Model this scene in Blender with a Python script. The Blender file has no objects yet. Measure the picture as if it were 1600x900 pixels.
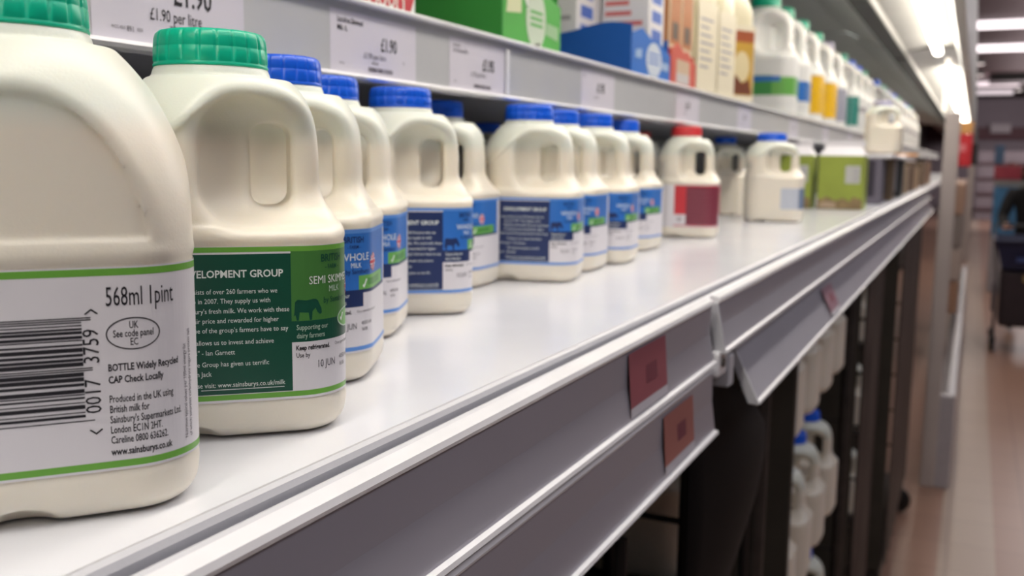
import bpy, bmesh, math, random
import numpy as np
from mathutils import Vector, Matrix

# ------------------------------------------------------------------ camera, world, lights, exposure
SC = bpy.context.scene
COL = SC.collection
random.seed(4)
HC = 1.55                      # camera height
SH = HC - 0.113                # top of the main shelf
cd = bpy.data.cameras.new('camera'); cam = bpy.data.objects.new('camera', cd); COL.objects.link(cam)
cd.sensor_width = 36.0; cd.lens = 36.0 * 1500 / 1600; cd.clip_start = 0.01; cd.clip_end = 200
_R = Matrix(((0.90166969, 0.06905983, -0.42687528), (0.432248, -0.1156636, 0.89430621), (0.01238671, -0.99088479, -0.13414134)))
cam.matrix_world = Matrix(((_R[0][0], -_R[0][1], -_R[0][2], 0), (_R[1][0], -_R[1][1], -_R[1][2], 0),
                           (_R[2][0], -_R[2][1], -_R[2][2], HC), (0, 0, 0, 1)))
cd.dof.use_dof = True; cd.dof.focus_distance = 0.355; cd.dof.aperture_fstop = 33.75 / 2.6
SC.camera = cam
SC.view_settings.view_transform = 'Standard'; SC.view_settings.look = 'None'
SC.view_settings.gamma = 1.0; SC.view_settings.use_curve_mapping = False
SC.view_settings.exposure = 0.0
SC.cycles.use_denoising = True
SC.cycles.max_bounces = 8
W = bpy.data.worlds.new('world'); SC.world = W; W.use_nodes = True
W.node_tree.nodes['Background'].inputs[0].default_value = (0.82, 0.80, 0.86, 1)
W.node_tree.nodes['Background'].inputs[1].default_value = 0.10

def area(name, loc, rot, sx, sy, power, col):
    l = bpy.data.lights.new(name, 'AREA'); l.shape = 'RECTANGLE'; l.size = sx; l.size_y = sy
    l.energy = power; l.color = col
    o = bpy.data.objects.new(name, l); COL.objects.link(o); o.location = loc; o.rotation_euler = rot
    return o
# light thrown by the cabinet's own canopy tubes (they run along the shelf) and by the ceiling battens of the shop, plus added fills
CANOPY_P, AISLE_P = 19.0, 57.0
area('canopy_light', (-0.17, 2.05, HC + 0.50), (0, math.radians(6), 0), 0.06, 5.6, CANOPY_P, (1.0, 0.96, 0.90))
area('canopy_light_far', (-0.17, 9.0, HC + 0.50), (0, math.radians(6), 0), 0.06, 8.0, CANOPY_P * 1.2, (1.0, 0.96, 0.90))
area('canopy_inner_fill', (-.56, 3.0, HC + .60), (0, math.radians(35), 0), 0.10, 7.0, 5.0, (0.97, 1.0, 0.97))  # added fill to brighten the cabinet interior, no tube hangs here
area('aisle_light', (1.3, 1.6, 3.6), (0, math.radians(18), 0), 1.3, 6.0, AISLE_P, (0.96, 0.93, 1.0))
area('aisle_light_far', (1.2, 16.0, 3.45), (0, 0, 0), 1.3, 20.0, AISLE_P * 3, (1.0, 0.93, 0.92))
area('aisle_up_fill_far', (1.2, 18.0, 2.9), (math.pi, 0, 0), 1.3, 26.0, AISLE_P * 3.0, (1.0, 0.93, 0.92))  # added up-facing fill that lifts the dark ceiling, for the battens' spill

area('far_wall_fill', (2.0, 26.0, 3.4), (math.radians(62), 0, 0), 5.0, 0.6, 260.0, (1.0, 0.92, 0.93))  # added fill aimed at the far wall to brighten it

# ------------------------------------------------------------------ helpers
def S(h):
    h = h.lstrip('#'); r = []
    for i in (0, 2, 4):
        c = int(h[i:i + 2], 16) / 255; r.append(c / 12.92 if c <= 0.04045 else ((c + 0.055) / 1.055) ** 2.4)
    return (*r, 1)
MATS = {}
def mat(name, col, rough=0.5, metal=0.0, sss=0.0, sssr=(0.01, 0.008, 0.006), emit=0.0, emitc=None, noise=0.0, nscale=40, bump=0.0, bscale=300, spec=0.5, coat=0.0, trans=0.0):
    if name in MATS: return MATS[name]
    m = bpy.data.materials.new(name); m.use_nodes = True; nt = m.node_tree; b = nt.nodes['Principled BSDF']
    c = S(col) if isinstance(col, str) else col
    b.inputs['Base Color'].default_value = c; b.inputs['Roughness'].default_value = rough
    b.inputs['Metallic'].default_value = metal; b.inputs['Specular IOR Level'].default_value = spec
    b.inputs['Coat Weight'].default_value = coat; b.inputs['Coat Roughness'].default_value = 0.15
    b.inputs['Transmission Weight'].default_value = trans
    if sss:
        b.inputs['Subsurface Weight'].default_value = sss; b.inputs['Subsurface Radius'].default_value = (1, .85, .65)
        b.inputs['Subsurface Scale'].default_value = sssr[0]
    if emit:
        b.inputs['Emission Color'].default_value = S(emitc) if emitc else c; b.inputs['Emission Strength'].default_value = emit
    if noise or bump:
        tc = nt.nodes.new('ShaderNodeTexCoord')
    if noise:
        n = nt.nodes.new('ShaderNodeTexNoise'); n.inputs['Scale'].default_value = nscale; n.inputs['Detail'].default_value = 3
        nt.links.new(tc.outputs['Object'], n.inputs['Vector'])
        r = nt.nodes.new('ShaderNodeValToRGB')
        r.color_ramp.elements[0].position = .3; r.color_ramp.elements[1].position = .7
        r.color_ramp.elements[0].color = (*[max(0, x * (1 - noise)) for x in c[:3]], 1)
        r.color_ramp.elements[1].color = (*[min(1, x * (1 + noise)) for x in c[:3]], 1)
        nt.links.new(n.outputs['Fac'], r.inputs['Fac']); nt.links.new(r.outputs['Color'], b.inputs['Base Color'])
    if bump:
        n2 = nt.nodes.new('ShaderNodeTexNoise'); n2.inputs['Scale'].default_value = bscale; n2.inputs['Detail'].default_value = 2
        nt.links.new(tc.outputs['Object'], n2.inputs['Vector'])
        bp = nt.nodes.new('ShaderNodeBump'); bp.inputs['Strength'].default_value = bump; bp.inputs['Distance'].default_value = 0.001
        nt.links.new(n2.outputs['Fac'], bp.inputs['Height']); nt.links.new(bp.outputs['Normal'], b.inputs['Normal'])
    MATS[name] = m
    return m

class MB:
    """collects shapes; build() links them as ONE mesh object"""
    def __init__(s): s.v = []; s.f = []; s.m = []; s.sm = []
    def add(s, vs, fs, mi=0, smooth=False):
        o = len(s.v); s.v += [tuple(map(float, p)) for p in vs]; s.f += [tuple(o + i for i in f) for f in fs]
        s.m += [mi] * len(fs); s.sm += [smooth] * len(fs); return s
    def box(s, a, b, bev=0.0, mi=0):
        bm = bmesh.new(); bmesh.ops.create_cube(bm, size=1)
        for v in bm.verts:
            v.co = Vector([(a[i] + b[i]) / 2 + v.co[i] * (b[i] - a[i]) for i in range(3)])
        if bev: bmesh.ops.bevel(bm, geom=bm.edges[:], offset=bev, segments=2, affect='EDGES', profile=.6)
        bm.verts.index_update()
        s.add([v.co for v in bm.verts], [[v.index for v in f.verts] for f in bm.faces], mi); bm.free(); return s
    def tube(s, pts, r, n=10, mi=0, cap=True):
        pts = [Vector(p) for p in pts]; rs = r if isinstance(r, (list, tuple)) else [r] * len(pts)
        vs = []; up = None
        for i, p in enumerate(pts):
            t = (pts[min(i + 1, len(pts) - 1)] - pts[max(i - 1, 0)]).normalized()
            if up is None: up = t.orthogonal().normalized()
            up = (up - t * up.dot(t)).normalized(); w = t.cross(up)
            vs += [p + (up * math.cos(2 * math.pi * k / n) + w * math.sin(2 * math.pi * k / n)) * rs[i] for k in range(n)]
        fs = [(i * n + k, i * n + (k + 1) % n, (i + 1) * n + (k + 1) % n, (i + 1) * n + k) for i in range(len(pts) - 1) for k in range(n)]
        s.add(vs, fs, mi, True)
        if cap:
            s.add(vs[:n], [tuple(reversed(range(n)))], mi); s.add(vs[-n:], [tuple(range(n))], mi)
        return s
    def lathe(s, prof, n=32, c=(0, 0, 0), mi=0, rmod=None):
        vs = []
        for (r, z) in prof:
            for k in range(n):
                a = 2 * math.pi * k / n; q = rmod(k, r, z) if rmod else r
                vs.append((c[0] + q * math.cos(a), c[1] + q * math.sin(a), c[2] + z))
        fs = [(i * n + k, i * n + (k + 1) % n, (i + 1) * n + (k + 1) % n, (i + 1) * n + k) for i in range(len(prof) - 1) for k in range(n)]
        return s.add(vs, fs, mi, True)
    def extrude_y(s, prof, y0, y1, mi=0, closed=True, smooth=False):
        """profile of (x,z) points swept along y; counter-clockwise seen from -y"""
        n = len(prof)
        vs = [(x, y0, z) for x, z in prof] + [(x, y1, z) for x, z in prof]
        fs = [(i, (i + 1) % n, n + (i + 1) % n, n + i) for i in range(n if closed else n - 1)]
        s.add(vs, fs, mi, smooth)
        if closed: s.add(vs[:n], [tuple(reversed(range(n)))], mi); s.add(vs[n:], [tuple(range(n))], mi)
        return s
    def build(s, name, mats, parent=None, recalc=False):
        me = bpy.data.meshes.new(name); me.from_pydata(s.v, [], s.f)
        for m in (mats if isinstance(mats, (list, tuple)) else [mats]): me.materials.append(m)
        me.polygons.foreach_set('material_index', s.m); me.polygons.foreach_set('use_smooth', s.sm)
        if recalc:
            bm = bmesh.new(); bm.from_mesh(me); bmesh.ops.recalc_face_normals(bm, faces=bm.faces); bm.to_mesh(me); bm.free()
        me.update()
        o = bpy.data.objects.new(name, me); COL.objects.link(o)
        if parent: o.parent = parent
        return o

def tag(o, label=None, cat=None, group=None, kind=None):
    if label: o['label'] = label
    if cat: o['category'] = cat
    if group: o['group'] = group
    if kind: o['kind'] = kind
    return o
def thing(name, label, cat, loc=(0, 0, 0), rz=0.0, group=None, scale=1.0):
    o = bpy.data.objects.new(name, None); COL.objects.link(o); o.empty_display_size = .02
    o.location = loc; o.rotation_euler = (0, 0, rz); o.scale = (scale,) * 3 if not isinstance(scale, tuple) else scale
    return tag(o, label, cat, group)
def copy_tree(o, parent=None):
    c = o.copy(); COL.objects.link(c)
    if parent is not None: c.parent = parent
    for ch in list(o.children): copy_tree(ch, c)
    return c

# ------------------------------------------------------------------ flat artwork: labels and tickets (one mesh, many inks)
_TXT = {}
def text_geo(txt, size, cond=0.82, bold=0.0, align='LEFT', res=2):
    k = (txt, cond, bold, align, res)
    if k not in _TXT:
        cu = bpy.data.curves.new('t', 'FONT'); cu.body = txt; cu.size = 1.0; cu.align_x = align; cu.offset = bold; cu.resolution_u = res
        o = bpy.data.objects.new('t', cu); COL.objects.link(o)
        me = bpy.data.meshes.new_from_object(o.evaluated_get(bpy.context.evaluated_depsgraph_get()))
        vs = [(v.co.x * cond, v.co.y) for v in me.vertices]; fs = [tuple(p.vertices) for p in me.polygons]
        _TXT[k] = (vs, fs); COL.objects.unlink(o); bpy.data.objects.remove(o); bpy.data.curves.remove(cu); bpy.data.meshes.remove(me)
    vs, fs = _TXT[k]
    return [(x * size, y * size) for x, y in vs], fs

class Art:
    """2-D layout in millimetres, mapped on a surface by build()"""
    def __init__(s): s.items = []; s.mats = []
    def mi(s, m):
        if m not in s.mats: s.mats.append(m)
        return s.mats.index(m)
    def poly(s, vs, fs, m, lay): s.items.append((vs, fs, s.mi(m), lay)); return s
    def rect(s, u0, v0, u1, v1, m, lay=0, step=1.5):
        nu = max(1, int(math.ceil((u1 - u0) / step))); nv = max(1, int(math.ceil((v1 - v0) / 8.0)))
        vs = [(u0 + (u1 - u0) * i / nu, v0 + (v1 - v0) * j / nv) for j in range(nv + 1) for i in range(nu + 1)]
        fs = [(j * (nu + 1) + i, j * (nu + 1) + i + 1, (j + 1) * (nu + 1) + i + 1, (j + 1) * (nu + 1) + i) for j in range(nv) for i in range(nu)]
        return s.poly(vs, fs, m, lay)
    def text(s, txt, u, v, size, m, lay=3, rot=0, **k):
        vs, fs = text_geo(txt, size, **k)
        c, n = math.cos(rot), math.sin(rot)
        return s.poly([(u + x * c - y * n, v + x * n + y * c) for x, y in vs], fs, m, lay)
    def shape(s, pts, m, lay=2):
        bm = bmesh.new(); vv = [bm.verts.new((x, y, 0)) for x, y in pts]; bm.faces.new(vv).normal_update()
        bmesh.ops.triangulate(bm, faces=bm.faces[:]); bm.verts.index_update()
        fs = []
        for f in bm.faces:
            ids = [v.index for v in f.verts]
            a, b, c = [pts[i] for i in ids]
            if (b[0] - a[0]) * (c[1] - a[1]) - (b[1] - a[1]) * (c[0] - a[0]) < 0: ids.reverse()
            fs.append(tuple(ids))
        bm.free(); return s.poly(list(pts), fs, m, lay)
    def ring(s, u, v, a, b, w, m, lay=3, n=40):
        vs = []
        for k in range(n):
            t = 2 * math.pi * k / n; vs += [(u + (a - w) * math.cos(t), v + (b - w) * math.sin(t)), (u + a * math.cos(t), v + b * math.sin(t))]
        return s.poly(vs, [(2 * k, 2 * k + 1, 2 * ((k + 1) % n) + 1, 2 * ((k + 1) % n)) for k in range(n)], m, lay)
    def disc(s, u, v, a, b, m, lay=2, n=28):
        vs = [(u, v)] + [(u + a * math.cos(2 * math.pi * k / n), v + b * math.sin(2 * math.pi * k / n)) for k in range(n)]
        return s.poly(vs, [(0, 1 + k, 1 + (k + 1) % n) for k in range(n)], m, lay)
    def shift(s, du):
        s.items = [([(u + du if abs(u) < 140 else u, v) for u, v in vs], fs, mi, lay) for vs, fs, mi, lay in s.items]; return s
    def build(s, name, fn, parent=None, curved=False):
        mb = MB()
        for vs, fs, mi, lay in s.items:
            us = [max(vs[i][0] for i in f) - min(vs[i][0] for i in f) for f in fs]
            if curved and max(us) > 1.6:                     # cut wide faces into strips so they follow the curved wall
                bm = bmesh.new(); bv = [bm.verts.new((u, v, 0)) for u, v in vs]
                for f in fs:
                    try: bm.faces.new([bv[i] for i in f])
                    except ValueError: pass
                u0, u1 = min(u for u, v in vs), max(u for u, v in vs); u = math.floor(u0) + 1.0
                while u < u1:
                    bmesh.ops.bisect_plane(bm, geom=bm.verts[:] + bm.edges[:] + bm.faces[:], plane_co=(u, 0, 0), plane_no=(1, 0, 0)); u += 1.0
                bm.verts.index_update(); vs = [(v.co.x, v.co.y) for v in bm.verts]; fs = [tuple(v.index for v in f.verts) for f in bm.faces]; bm.free()
            mb.add([fn(u, v, lay) for u, v in vs], fs, mi)
        return mb.build(name, s.mats, parent)

# ------------------------------------------------------------------ materials
M_white_shelf = mat('white_shelf', '#e6e7ec', .22, noise=.03, nscale=9, coat=.3)
M_lip = mat('shelf_lip', '#c3c3c8', .35, bump=.05)
M_groove = mat('groove_dark', '#55555c', .5, noise=.15)
M_rail = mat('rail_grey', '#8f8d94', .28, metal=.35, noise=.05, nscale=6)
M_rail_face = mat('rail_face_grey', '#a09da6', .33, noise=.04, nscale=5, coat=.3)
M_edge = mat('rail_edge_white', '#eeedf0', .25, noise=.03, coat=.3)
M_uprail = mat('upper_rail_grey', '#b9babd', .35, noise=.03, nscale=12, coat=.2)
M_paper = mat('ticket_paper', '#cfcbd6', .6)
M_ink = mat('ink_black', '#17141b', .6)
M_ink2 = mat('ink_grey', '#4d4852', .6)
M_hdpe = mat('milk_plastic', '#ece7da', .36, sss=.35, sssr=(.012,), bump=.07, bscale=900)
def milk_level(m, milk, head, z0, z1):
    nt = m.node_tree; b = nt.nodes['Principled BSDF']; tc = nt.nodes.new('ShaderNodeTexCoord'); sp = nt.nodes.new('ShaderNodeSeparateXYZ')
    mr = nt.nodes.new('ShaderNodeMapRange'); mr.inputs[1].default_value = z0; mr.inputs[2].default_value = z1
    mx = nt.nodes.new('ShaderNodeMix'); mx.data_type = 'RGBA'; mx.inputs[6].default_value = S(milk); mx.inputs[7].default_value = S(head)
    nt.links.new(tc.outputs['Object'], sp.inputs[0]); nt.links.new(sp.outputs['Z'], mr.inputs[0]); nt.links.new(mr.outputs[0], mx.inputs[0]); nt.links.new(mx.outputs[2], b.inputs['Base Color'])
milk_level(M_hdpe, '#ebe3d3', '#dfe2d6', .116, .124)         # filled with milk below, bare translucent plastic above
M_hdpe2 = mat('milk_plastic_white', '#eeeeec', .32, sss=.3, sssr=(.012,), bump=.05, bscale=900)
M_capg = mat('cap_green', '#00b48f', .32, sss=.25, sssr=(.004,), noise=.06, nscale=120)
M_capb = mat('cap_blue', '#0f5cdc', .32, sss=.2, sssr=(.004,), noise=.06, nscale=120)
M_capr = mat('cap_red', '#d5393f', .35, sss=.2, sssr=(.004,), noise=.05, nscale=120)
M_capl = mat('cap_lavender', '#a9a5c0', .4, noise=.05)
M_lab = mat('label_white', '#dedade', .42)
M_stripe = mat('label_stripe_green', '#6caa40', .4)
M_lgreen = mat('label_green', '#447a39', .38)
M_dgreen = mat('label_dark_green', '#0d4b39', .38)
M_navy = mat('label_navy', '#1d2f5e', .4)
M_blue = mat('label_blue', '#2f6fc0', .38)
M_lblue = mat('label_light_blue', '#5b8fd6', .4)
M_pill = mat('label_leaf_green', '#6cae56', .4)
M_txtw = mat('label_text_white', '#e6ebe6', .5)
M_txtm = mat('label_text_pale', '#b8cdbb', .5)
M_flag_r = mat('flag_red', '#d23a45', .4); M_flag_b = mat('flag_blue', '#1d2f70', .4); M_flag_w = mat('flag_white', '#eceaf0', .4)
M_red = mat('label_red', '#c9333c', .4); M_maroon = mat('label_maroon', '#7a2f40', .45)
M_black = mat('black_plastic', '#0d0d10', .4, noise=.2)
M_dark = mat('cage_dark_steel', '#453f3c', .45, metal=.5, noise=.2)
M_dkpanel = mat('cabinet_dark', '#20211f', .6, noise=.15)
M_steel = mat('cabinet_grey', '#7e7f7e', .4, noise=.06, nscale=3)

# ------------------------------------------------------------------ the setting
def floor_mat():
    m = bpy.data.materials.new('floor_tiles'); m.use_nodes = True; nt = m.node_tree; b = nt.nodes['Principled BSDF']
    tc = nt.nodes.new('ShaderNodeTexCoord'); sp = nt.nodes.new('ShaderNodeSeparateXYZ'); nt.links.new(tc.outputs['Object'], sp.inputs[0])
    mr = nt.nodes.new('ShaderNodeMath'); mr.operation = 'GREATER_THAN'; mr.inputs[1].default_value = .175; nt.links.new(sp.outputs['X'], mr.inputs[0])
    ml = nt.nodes.new('ShaderNodeMath'); ml.operation = 'LESS_THAN'; ml.inputs[1].default_value = -.03; nt.links.new(sp.outputs['X'], ml.inputs[0])
    mx = nt.nodes.new('ShaderNodeMath'); mx.operation = 'MAXIMUM'; nt.links.new(mr.outputs[0], mx.inputs[0]); nt.links.new(ml.outputs[0], mx.inputs[1])
    c1 = nt.nodes.new('ShaderNodeMix'); c1.data_type = 'RGBA'; c1.inputs[6].default_value = S('#b5a191'); c1.inputs[7].default_value = S('#a58270')
    nt.links.new(mx.outputs[0], c1.inputs[0])
    br = nt.nodes.new('ShaderNodeTexBrick'); br.offset = 0; br.inputs['Scale'].default_value = 1.0
    br.inputs['Brick Width'].default_value = .3; br.inputs['Row Height'].default_value = .3; br.inputs['Mortar Size'].default_value = .004
    br.inputs['Color1'].default_value = (1, 1, 1, 1); br.inputs['Color2'].default_value = (.93, .92, .92, 1); br.inputs['Mortar'].default_value = (.72, .7, .7, 1)
    nt.links.new(tc.outputs['Object'], br.inputs['Vector'])
    mm = nt.nodes.new('ShaderNodeMix'); mm.data_type = 'RGBA'; mm.blend_type = 'MULTIPLY'; mm.inputs[0].default_value = 1
    nt.links.new(c1.outputs[2], mm.inputs[6]); nt.links.new(br.outputs['Color'], mm.inputs[7]); nt.links.new(mm.outputs[2], b.inputs['Base Color'])
    b.inputs['Roughness'].default_value = .3
    return m
def struct(o): return tag(o, kind='structure')
struct(MB().box((-1.6, -3, -.1), (6, 36, 0)).build('floor', floor_mat()))
struct(MB().box((-1.6, -3, 3.7), (6, 36, 3.8)).build('ceiling', mat('ceiling_brown', '#5a484c', .7, noise=.06, nscale=2)))
struct(MB().box((-1.6, 36, 0), (6, 36.1, 3.7)).build('wall_back', mat('wall_far_mauve', '#a0929a', .7, noise=.05, nscale=1)))
struct(MB().box((-1.7, -3, 0), (-1.6, 36.1, 3.7)).build('wall_left', mat('wall_left_grey', '#77706f', .7, noise=.05, nscale=1)))
struct(MB().box((-1.6, 35.8, 2.35), (6, 35.98, 2.75)).build('trim_1', mat('band_maroon', '#6b4148', .6, noise=.05)))
struct(MB().box((-1.0, -3, 2.45), (-.22, 35.5, 3.69)).build('trim_2', mat('bulkhead_brown', '#6a5a58', .6, noise=.06, nscale=2)))

# ------------------------------------------------------------------ refrigerated cabinets
def cabinet(y0, y1, label):
    t = thing('refrigerated_cabinet', label, 'refrigerator', (0, y0, 0), 0, 'refrigerated cabinets along the aisle'); L = y1 - y0
    MB().box((-1.0, 0, .12), (-.93, L, HC + .72)).build('back_panel', mat('back_panel_grey', '#a0a6a2', .5, noise=.08, nscale=2), t)
    MB().box((-.927, 0, .0), (-.875, L, .30), .006).build('base_plinth', M_dkpanel, t)
    cp = [(-1.0, HC + .72), (-.93, HC + .62), (-.60, HC + .615), (-.38, HC + .51), (-.365, HC + .495), (-.338, HC + .495), (-.325, HC + .515),
          (-.24, HC + .53), (-.12, HC + .53), (-.085, HC + .43), (-.055, HC + .43), (-.05, HC + .85), (-1.0, HC + .85)]
    MB().extrude_y(cp, 0, L, 0).build('canopy', mat('canopy_grey', '#c6c8c4', .38, noise=.04, nscale=3), t, recalc=True)
    MB().extrude_y([(-.384, HC + .482), (-.325, HC + .482), (-.325, HC + .491), (-.338, HC + .493), (-.365, HC + .493), (-.384, HC + .505)], 0, L).build('air_grille', M_dkpanel, t, recalc=True)
    return t
CAB = []
cab1 = cabinet(-1.2, 4.9, 'long open milk chiller in the foreground holding the pint bottles')
cab2 = cabinet(4.96, 16.9, 'further chiller beyond the end post with its own canopy tube')

def tube_light(y0, y1, label, x=-.19, z=HC + .50, r=.019):
    t = thing('tube_light', label, 'light', (x, y0, z), 0, 'fluorescent tubes under the canopies'); L = y1 - y0
    MB().tube([(0, .03, 0), (0, L - .03, 0)], r, 14).build('tube', mat('tube_glow', '#fff6ea', emit=9, emitc='#fff4e6'), t)
    for yy in (0.0, L - .03): MB().box((-.022, yy, -.022), (.022, yy + .03, .03), .003).build('end_holder', M_steel, t)
    return t
tube_light(-.6, 2.0, 'near fluorescent tube over the milk shelf')
tube_light(2.04, 4.85, 'bright fluorescent tube ending at the end post')
tube_light(5.9, 16.6, 'slanting tube of the further chiller, right of the post', x=-.186, z=HC + .49, r=.03).rotation_euler.z = -.0042

pt = thing('end_post', 'pale upright post and panel closing the end of the milk chiller', 'post', (0, 4.9, 0))
M_post = mat('post_pale', '#b4a9a4', .45, noise=.05, nscale=4)
MB().box((-.142, .0, .0), (-.075, .055, HC + .235), .008).build('upright', M_post, pt)
MB().box((-.09, .004, .0), (-.012, .05, .46), .01).build('base_bumper_end', mat('bumper_grey', '#a8a2a6', .35, noise=.05), pt)
MB().box((-.158, .01, HC + .24), (-.140, .05, HC + .478), .004).build('edge_glow', mat('edge_glow_white', '#f4efe6', .3, emit=.9, emitc='#fff2e2'), pt)  # tube light catching the glass edge, put in as emission
bp = thing('floor_bumper', 'low pale bumper rail running along the further chiller', 'bumper', (0, 4.96, 0))
MB().box((-.06, 0, .26), (-.012, 7.5, .36), .015).build('rail', M_edge, bp)
MB().box((-.10, 0, .0), (-.04, 7.5, .262), .006).build('kick_plate', mat('kick_grey', '#8b8588', .4, noise=.06), bp)

# shelves ----------------------------------------------------------
def lower_shelf(y0, y1, label):
    t = thing('display_shelf', label, 'shelf', (0, y0, SH)); L = y1 - y0
    MB().box((-.925, 0, -.028), (-.212, L, 0), .0015).build('deck', M_white_shelf, t)
    # raised rounded nosing, dark groove, sloping grey lip
    MB().extrude_y([(-.2135, -.02), (-.2065, -.02), (-.2065, -.0015), (-.2075, .0008), (-.2095, .0018), (-.212, .0012), (-.2135, 0)], 0, L, smooth=False).build('nosing', M_lip, t, recalc=True)
    MB().box((-.2065, 0, -.02), (-.2035, L, -.0055)).build('groove', M_groove, t)
    MB().extrude_y([(-.2035, -.02), (-.1925, -.02), (-.1925, -.0075), (-.1935, -.0062), (-.2015, -.0022), (-.2035, -.003)], 0, L).build('lip', M_lip, t, recalc=True)
    return t
lower_shelf(-.6, 4.88, 'white lower shelf deck carrying the pint bottles')
lower_shelf(4.98, 12.4, 'lower shelf deck of the further chiller')
UZ = HC + .105
def upper_shelf(y0, y1, label):
    t = thing('display_shelf', label, 'shelf', (0, y0, 0)); L = y1 - y0
    MB().box((-.925, 0, HC + .064), (-.415, L, UZ), .002).build('deck', mat('upper_deck', '#9a9ba0', .4, noise=.05), t)
    MB().extrude_y([(-.414, HC + .058), (-.403, HC + .058), (-.403, HC + .106), (-.414, HC + .106)], 0, L).build('price_rail', M_uprail, t, recalc=True)
    e = MB(); e.extrude_y([(-.414, HC + .1062), (-.399, HC + .1062), (-.3965, HC + .1075), (-.399, HC + .110), (-.414, HC + .110)], 0, L)
    e.build('top_edge', M_edge, t, recalc=True)
    e = MB(); e.extrude_y([(-.414, HC + .0535), (-.398, HC + .0535), (-.3955, HC + .0555), (-.398, HC + .0578), (-.414, HC + .0578)], 0, L)
    e.build('bottom_edge', M_edge, t, recalc=True)
    return t
upper_shelf(-.6, 4.88, 'upper shelf with price rail above the milk bottles')
upper_shelf(4.98, 12.4, 'upper shelf of the further chiller beyond the post')

# lower price rails --------------------------------------------------
def price_rail(y0, y1, a, b, label, lip=True):
    """a,b: (x,z) of the top and the bottom of the face, z relative to the camera height"""
    t = thing('price_rail', label, 'price rail', (0, y0, HC)); L = y1 - y0
    (ax, az), (bx, bz) = a, b
    mx, mz = (ax + bx) / 2 - .0015, (az + bz) / 2
    MB().extrude_y([(ax - .005, az), (ax, az), (mx, mz), (bx, bz), (bx - .005, bz), (mx - .005, mz)], 0, L).build('face', M_rail_face, t, recalc=True)
    MB().extrude_y([(ax - .007, az), (ax + .0012, az), (ax + .0022, az + .002), (ax + .0014, az + .0045), (ax - .005, az + .0062), (ax - .007, az + .005)], 0, L).build('top_edge', M_edge, t, recalc=True)
    MB().extrude_y([(bx - .007, bz - .004), (bx + .001, bz - .0048), (bx + .0035, bz - .0028), (bx + .003, bz - .0005), (bx - .001, bz), (bx - .007, bz)], 0, L).build('bottom_edge', M_edge, t, recalc=True)
    if lip: MB().extrude_y([(ax - .006, az), (ax + .0012, az), (bx + .003, bz - .003), (bx - .007, bz - .003)], -.003, -.0002).build('end_cap', M_lip, t, recalc=True)
    return t
price_rail(-.4, .762, (-.185, -.1165), (-.1815, -.161), 'grey price rail with a red ticket along the near shelf edge', False)
price_rail(-.4, .766, (-.1825, -.1715), (-.179, -.2195), 'lower grey rail hanging under the near price rail', False)
price_rail(.780, 4.86, (-.1845, -.1165), (-.178, -.155), 'upper grey price rail of the far section, behind the gap')
price_rail(.855, 4.86, (-.1845, -.168), (-.163, -.213), 'swung-out lower rail of the far section with a pointed corner')
cl = thing('rail_clip', 'white plastic clip in the gap between the rail sections', 'clip', (-.183, .79, HC - .168))
MB().box((-.012, -.02, -.010), (.004, .012, .012), .003).build('body', M_edge, cl)
MB().box((-.008, .012, -.024), (.006, .03, .004), .002).build('tongue', M_lip, cl)
MB().tube([(.0045, -.008, .002), (.0065, -.008, .002)], .004, 12).build('screw', M_dark, cl)

# ------------------------------------------------------------------ bottle body: signed distance field -> surface nets
def surface_nets(v, org, h):
    s = v < 0
    shp = tuple(n - 1 for n in v.shape); acc = np.zeros(shp + (3,)); cnt = np.zeros(shp)
    idx = np.indices(v.shape).astype(float)
    quads = []
    for ax in range(3):
        a = [slice(None)] * 3; b = [slice(None)] * 3; a[ax] = slice(0, -1); b[ax] = slice(1, None)
        va, vb = v[tuple(a)], v[tuple(b)]; cr = s[tuple(a)] != s[tuple(b)]
        t = np.where(cr, va / np.where(cr, va - vb, 1), 0)
        o1, o2 = [k for k in range(3) if k != ax]
        for d1 in (0, 1):
            for d2 in (0, 1):
                es = [slice(None)] * 3
                es[o1] = slice(d1, cr.shape[o1] - 1 + d1); es[o2] = slice(d2, cr.shape[o2] - 1 + d2)
                m = cr[tuple(es)]; cnt += m
                for k in range(3):
                    p = idx[k][tuple(a)][tuple(es)] + (t[tuple(es)] if k == ax else 0)
                    acc[..., k] += np.where(m, p, 0)
        I = np.argwhere(cr)
        I = I[(I[:, o1] > 0) & (I[:, o2] > 0) & (I[:, o1] < v.shape[o1] - 1) & (I[:, o2] < v.shape[o2] - 1)]
        neg = s[tuple(a)][tuple(I.T)]
        quads.append((ax, o1, o2, I, neg))
    has = cnt > 0; ids = -np.ones(shp, int); ids[has] = np.arange(has.sum())
    verts = acc[has] / cnt[has][:, None] * h + np.array(org)
    F = []
    for ax, o1, o2, I, neg in quads:
        def g(d1, d2):
            J = I.copy(); J[:, o1] -= d1; J[:, o2] -= d2; return ids[tuple(J.T)]
        q = np.stack([g(1, 1), g(0, 1), g(0, 0), g(1, 0)], 1)
        flip = neg if ax != 1 else ~neg
        q[~flip] = q[~flip][:, ::-1]; F.append(q)
    return verts, np.concatenate(F)
def smax(a, b, k): h = np.clip(.5 - .5 * (b - a) / k, 0, 1); return b * (1 - h) + a * h + k * h * (1 - h)
def smin(a, b, k): return -smax(-a, -b, k)
def rbox(px, py, pz, hx, hy, hz, r):
    qx, qy, qz = np.abs(px) - hx + r, np.abs(py) - hy + r, np.abs(pz) - hz + r
    return np.sqrt(np.maximum(qx, 0) ** 2 + np.maximum(qy, 0) ** 2 + np.maximum(qz, 0) ** 2) + np.minimum(np.maximum(np.maximum(qx, qy), qz), 0) - r
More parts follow.
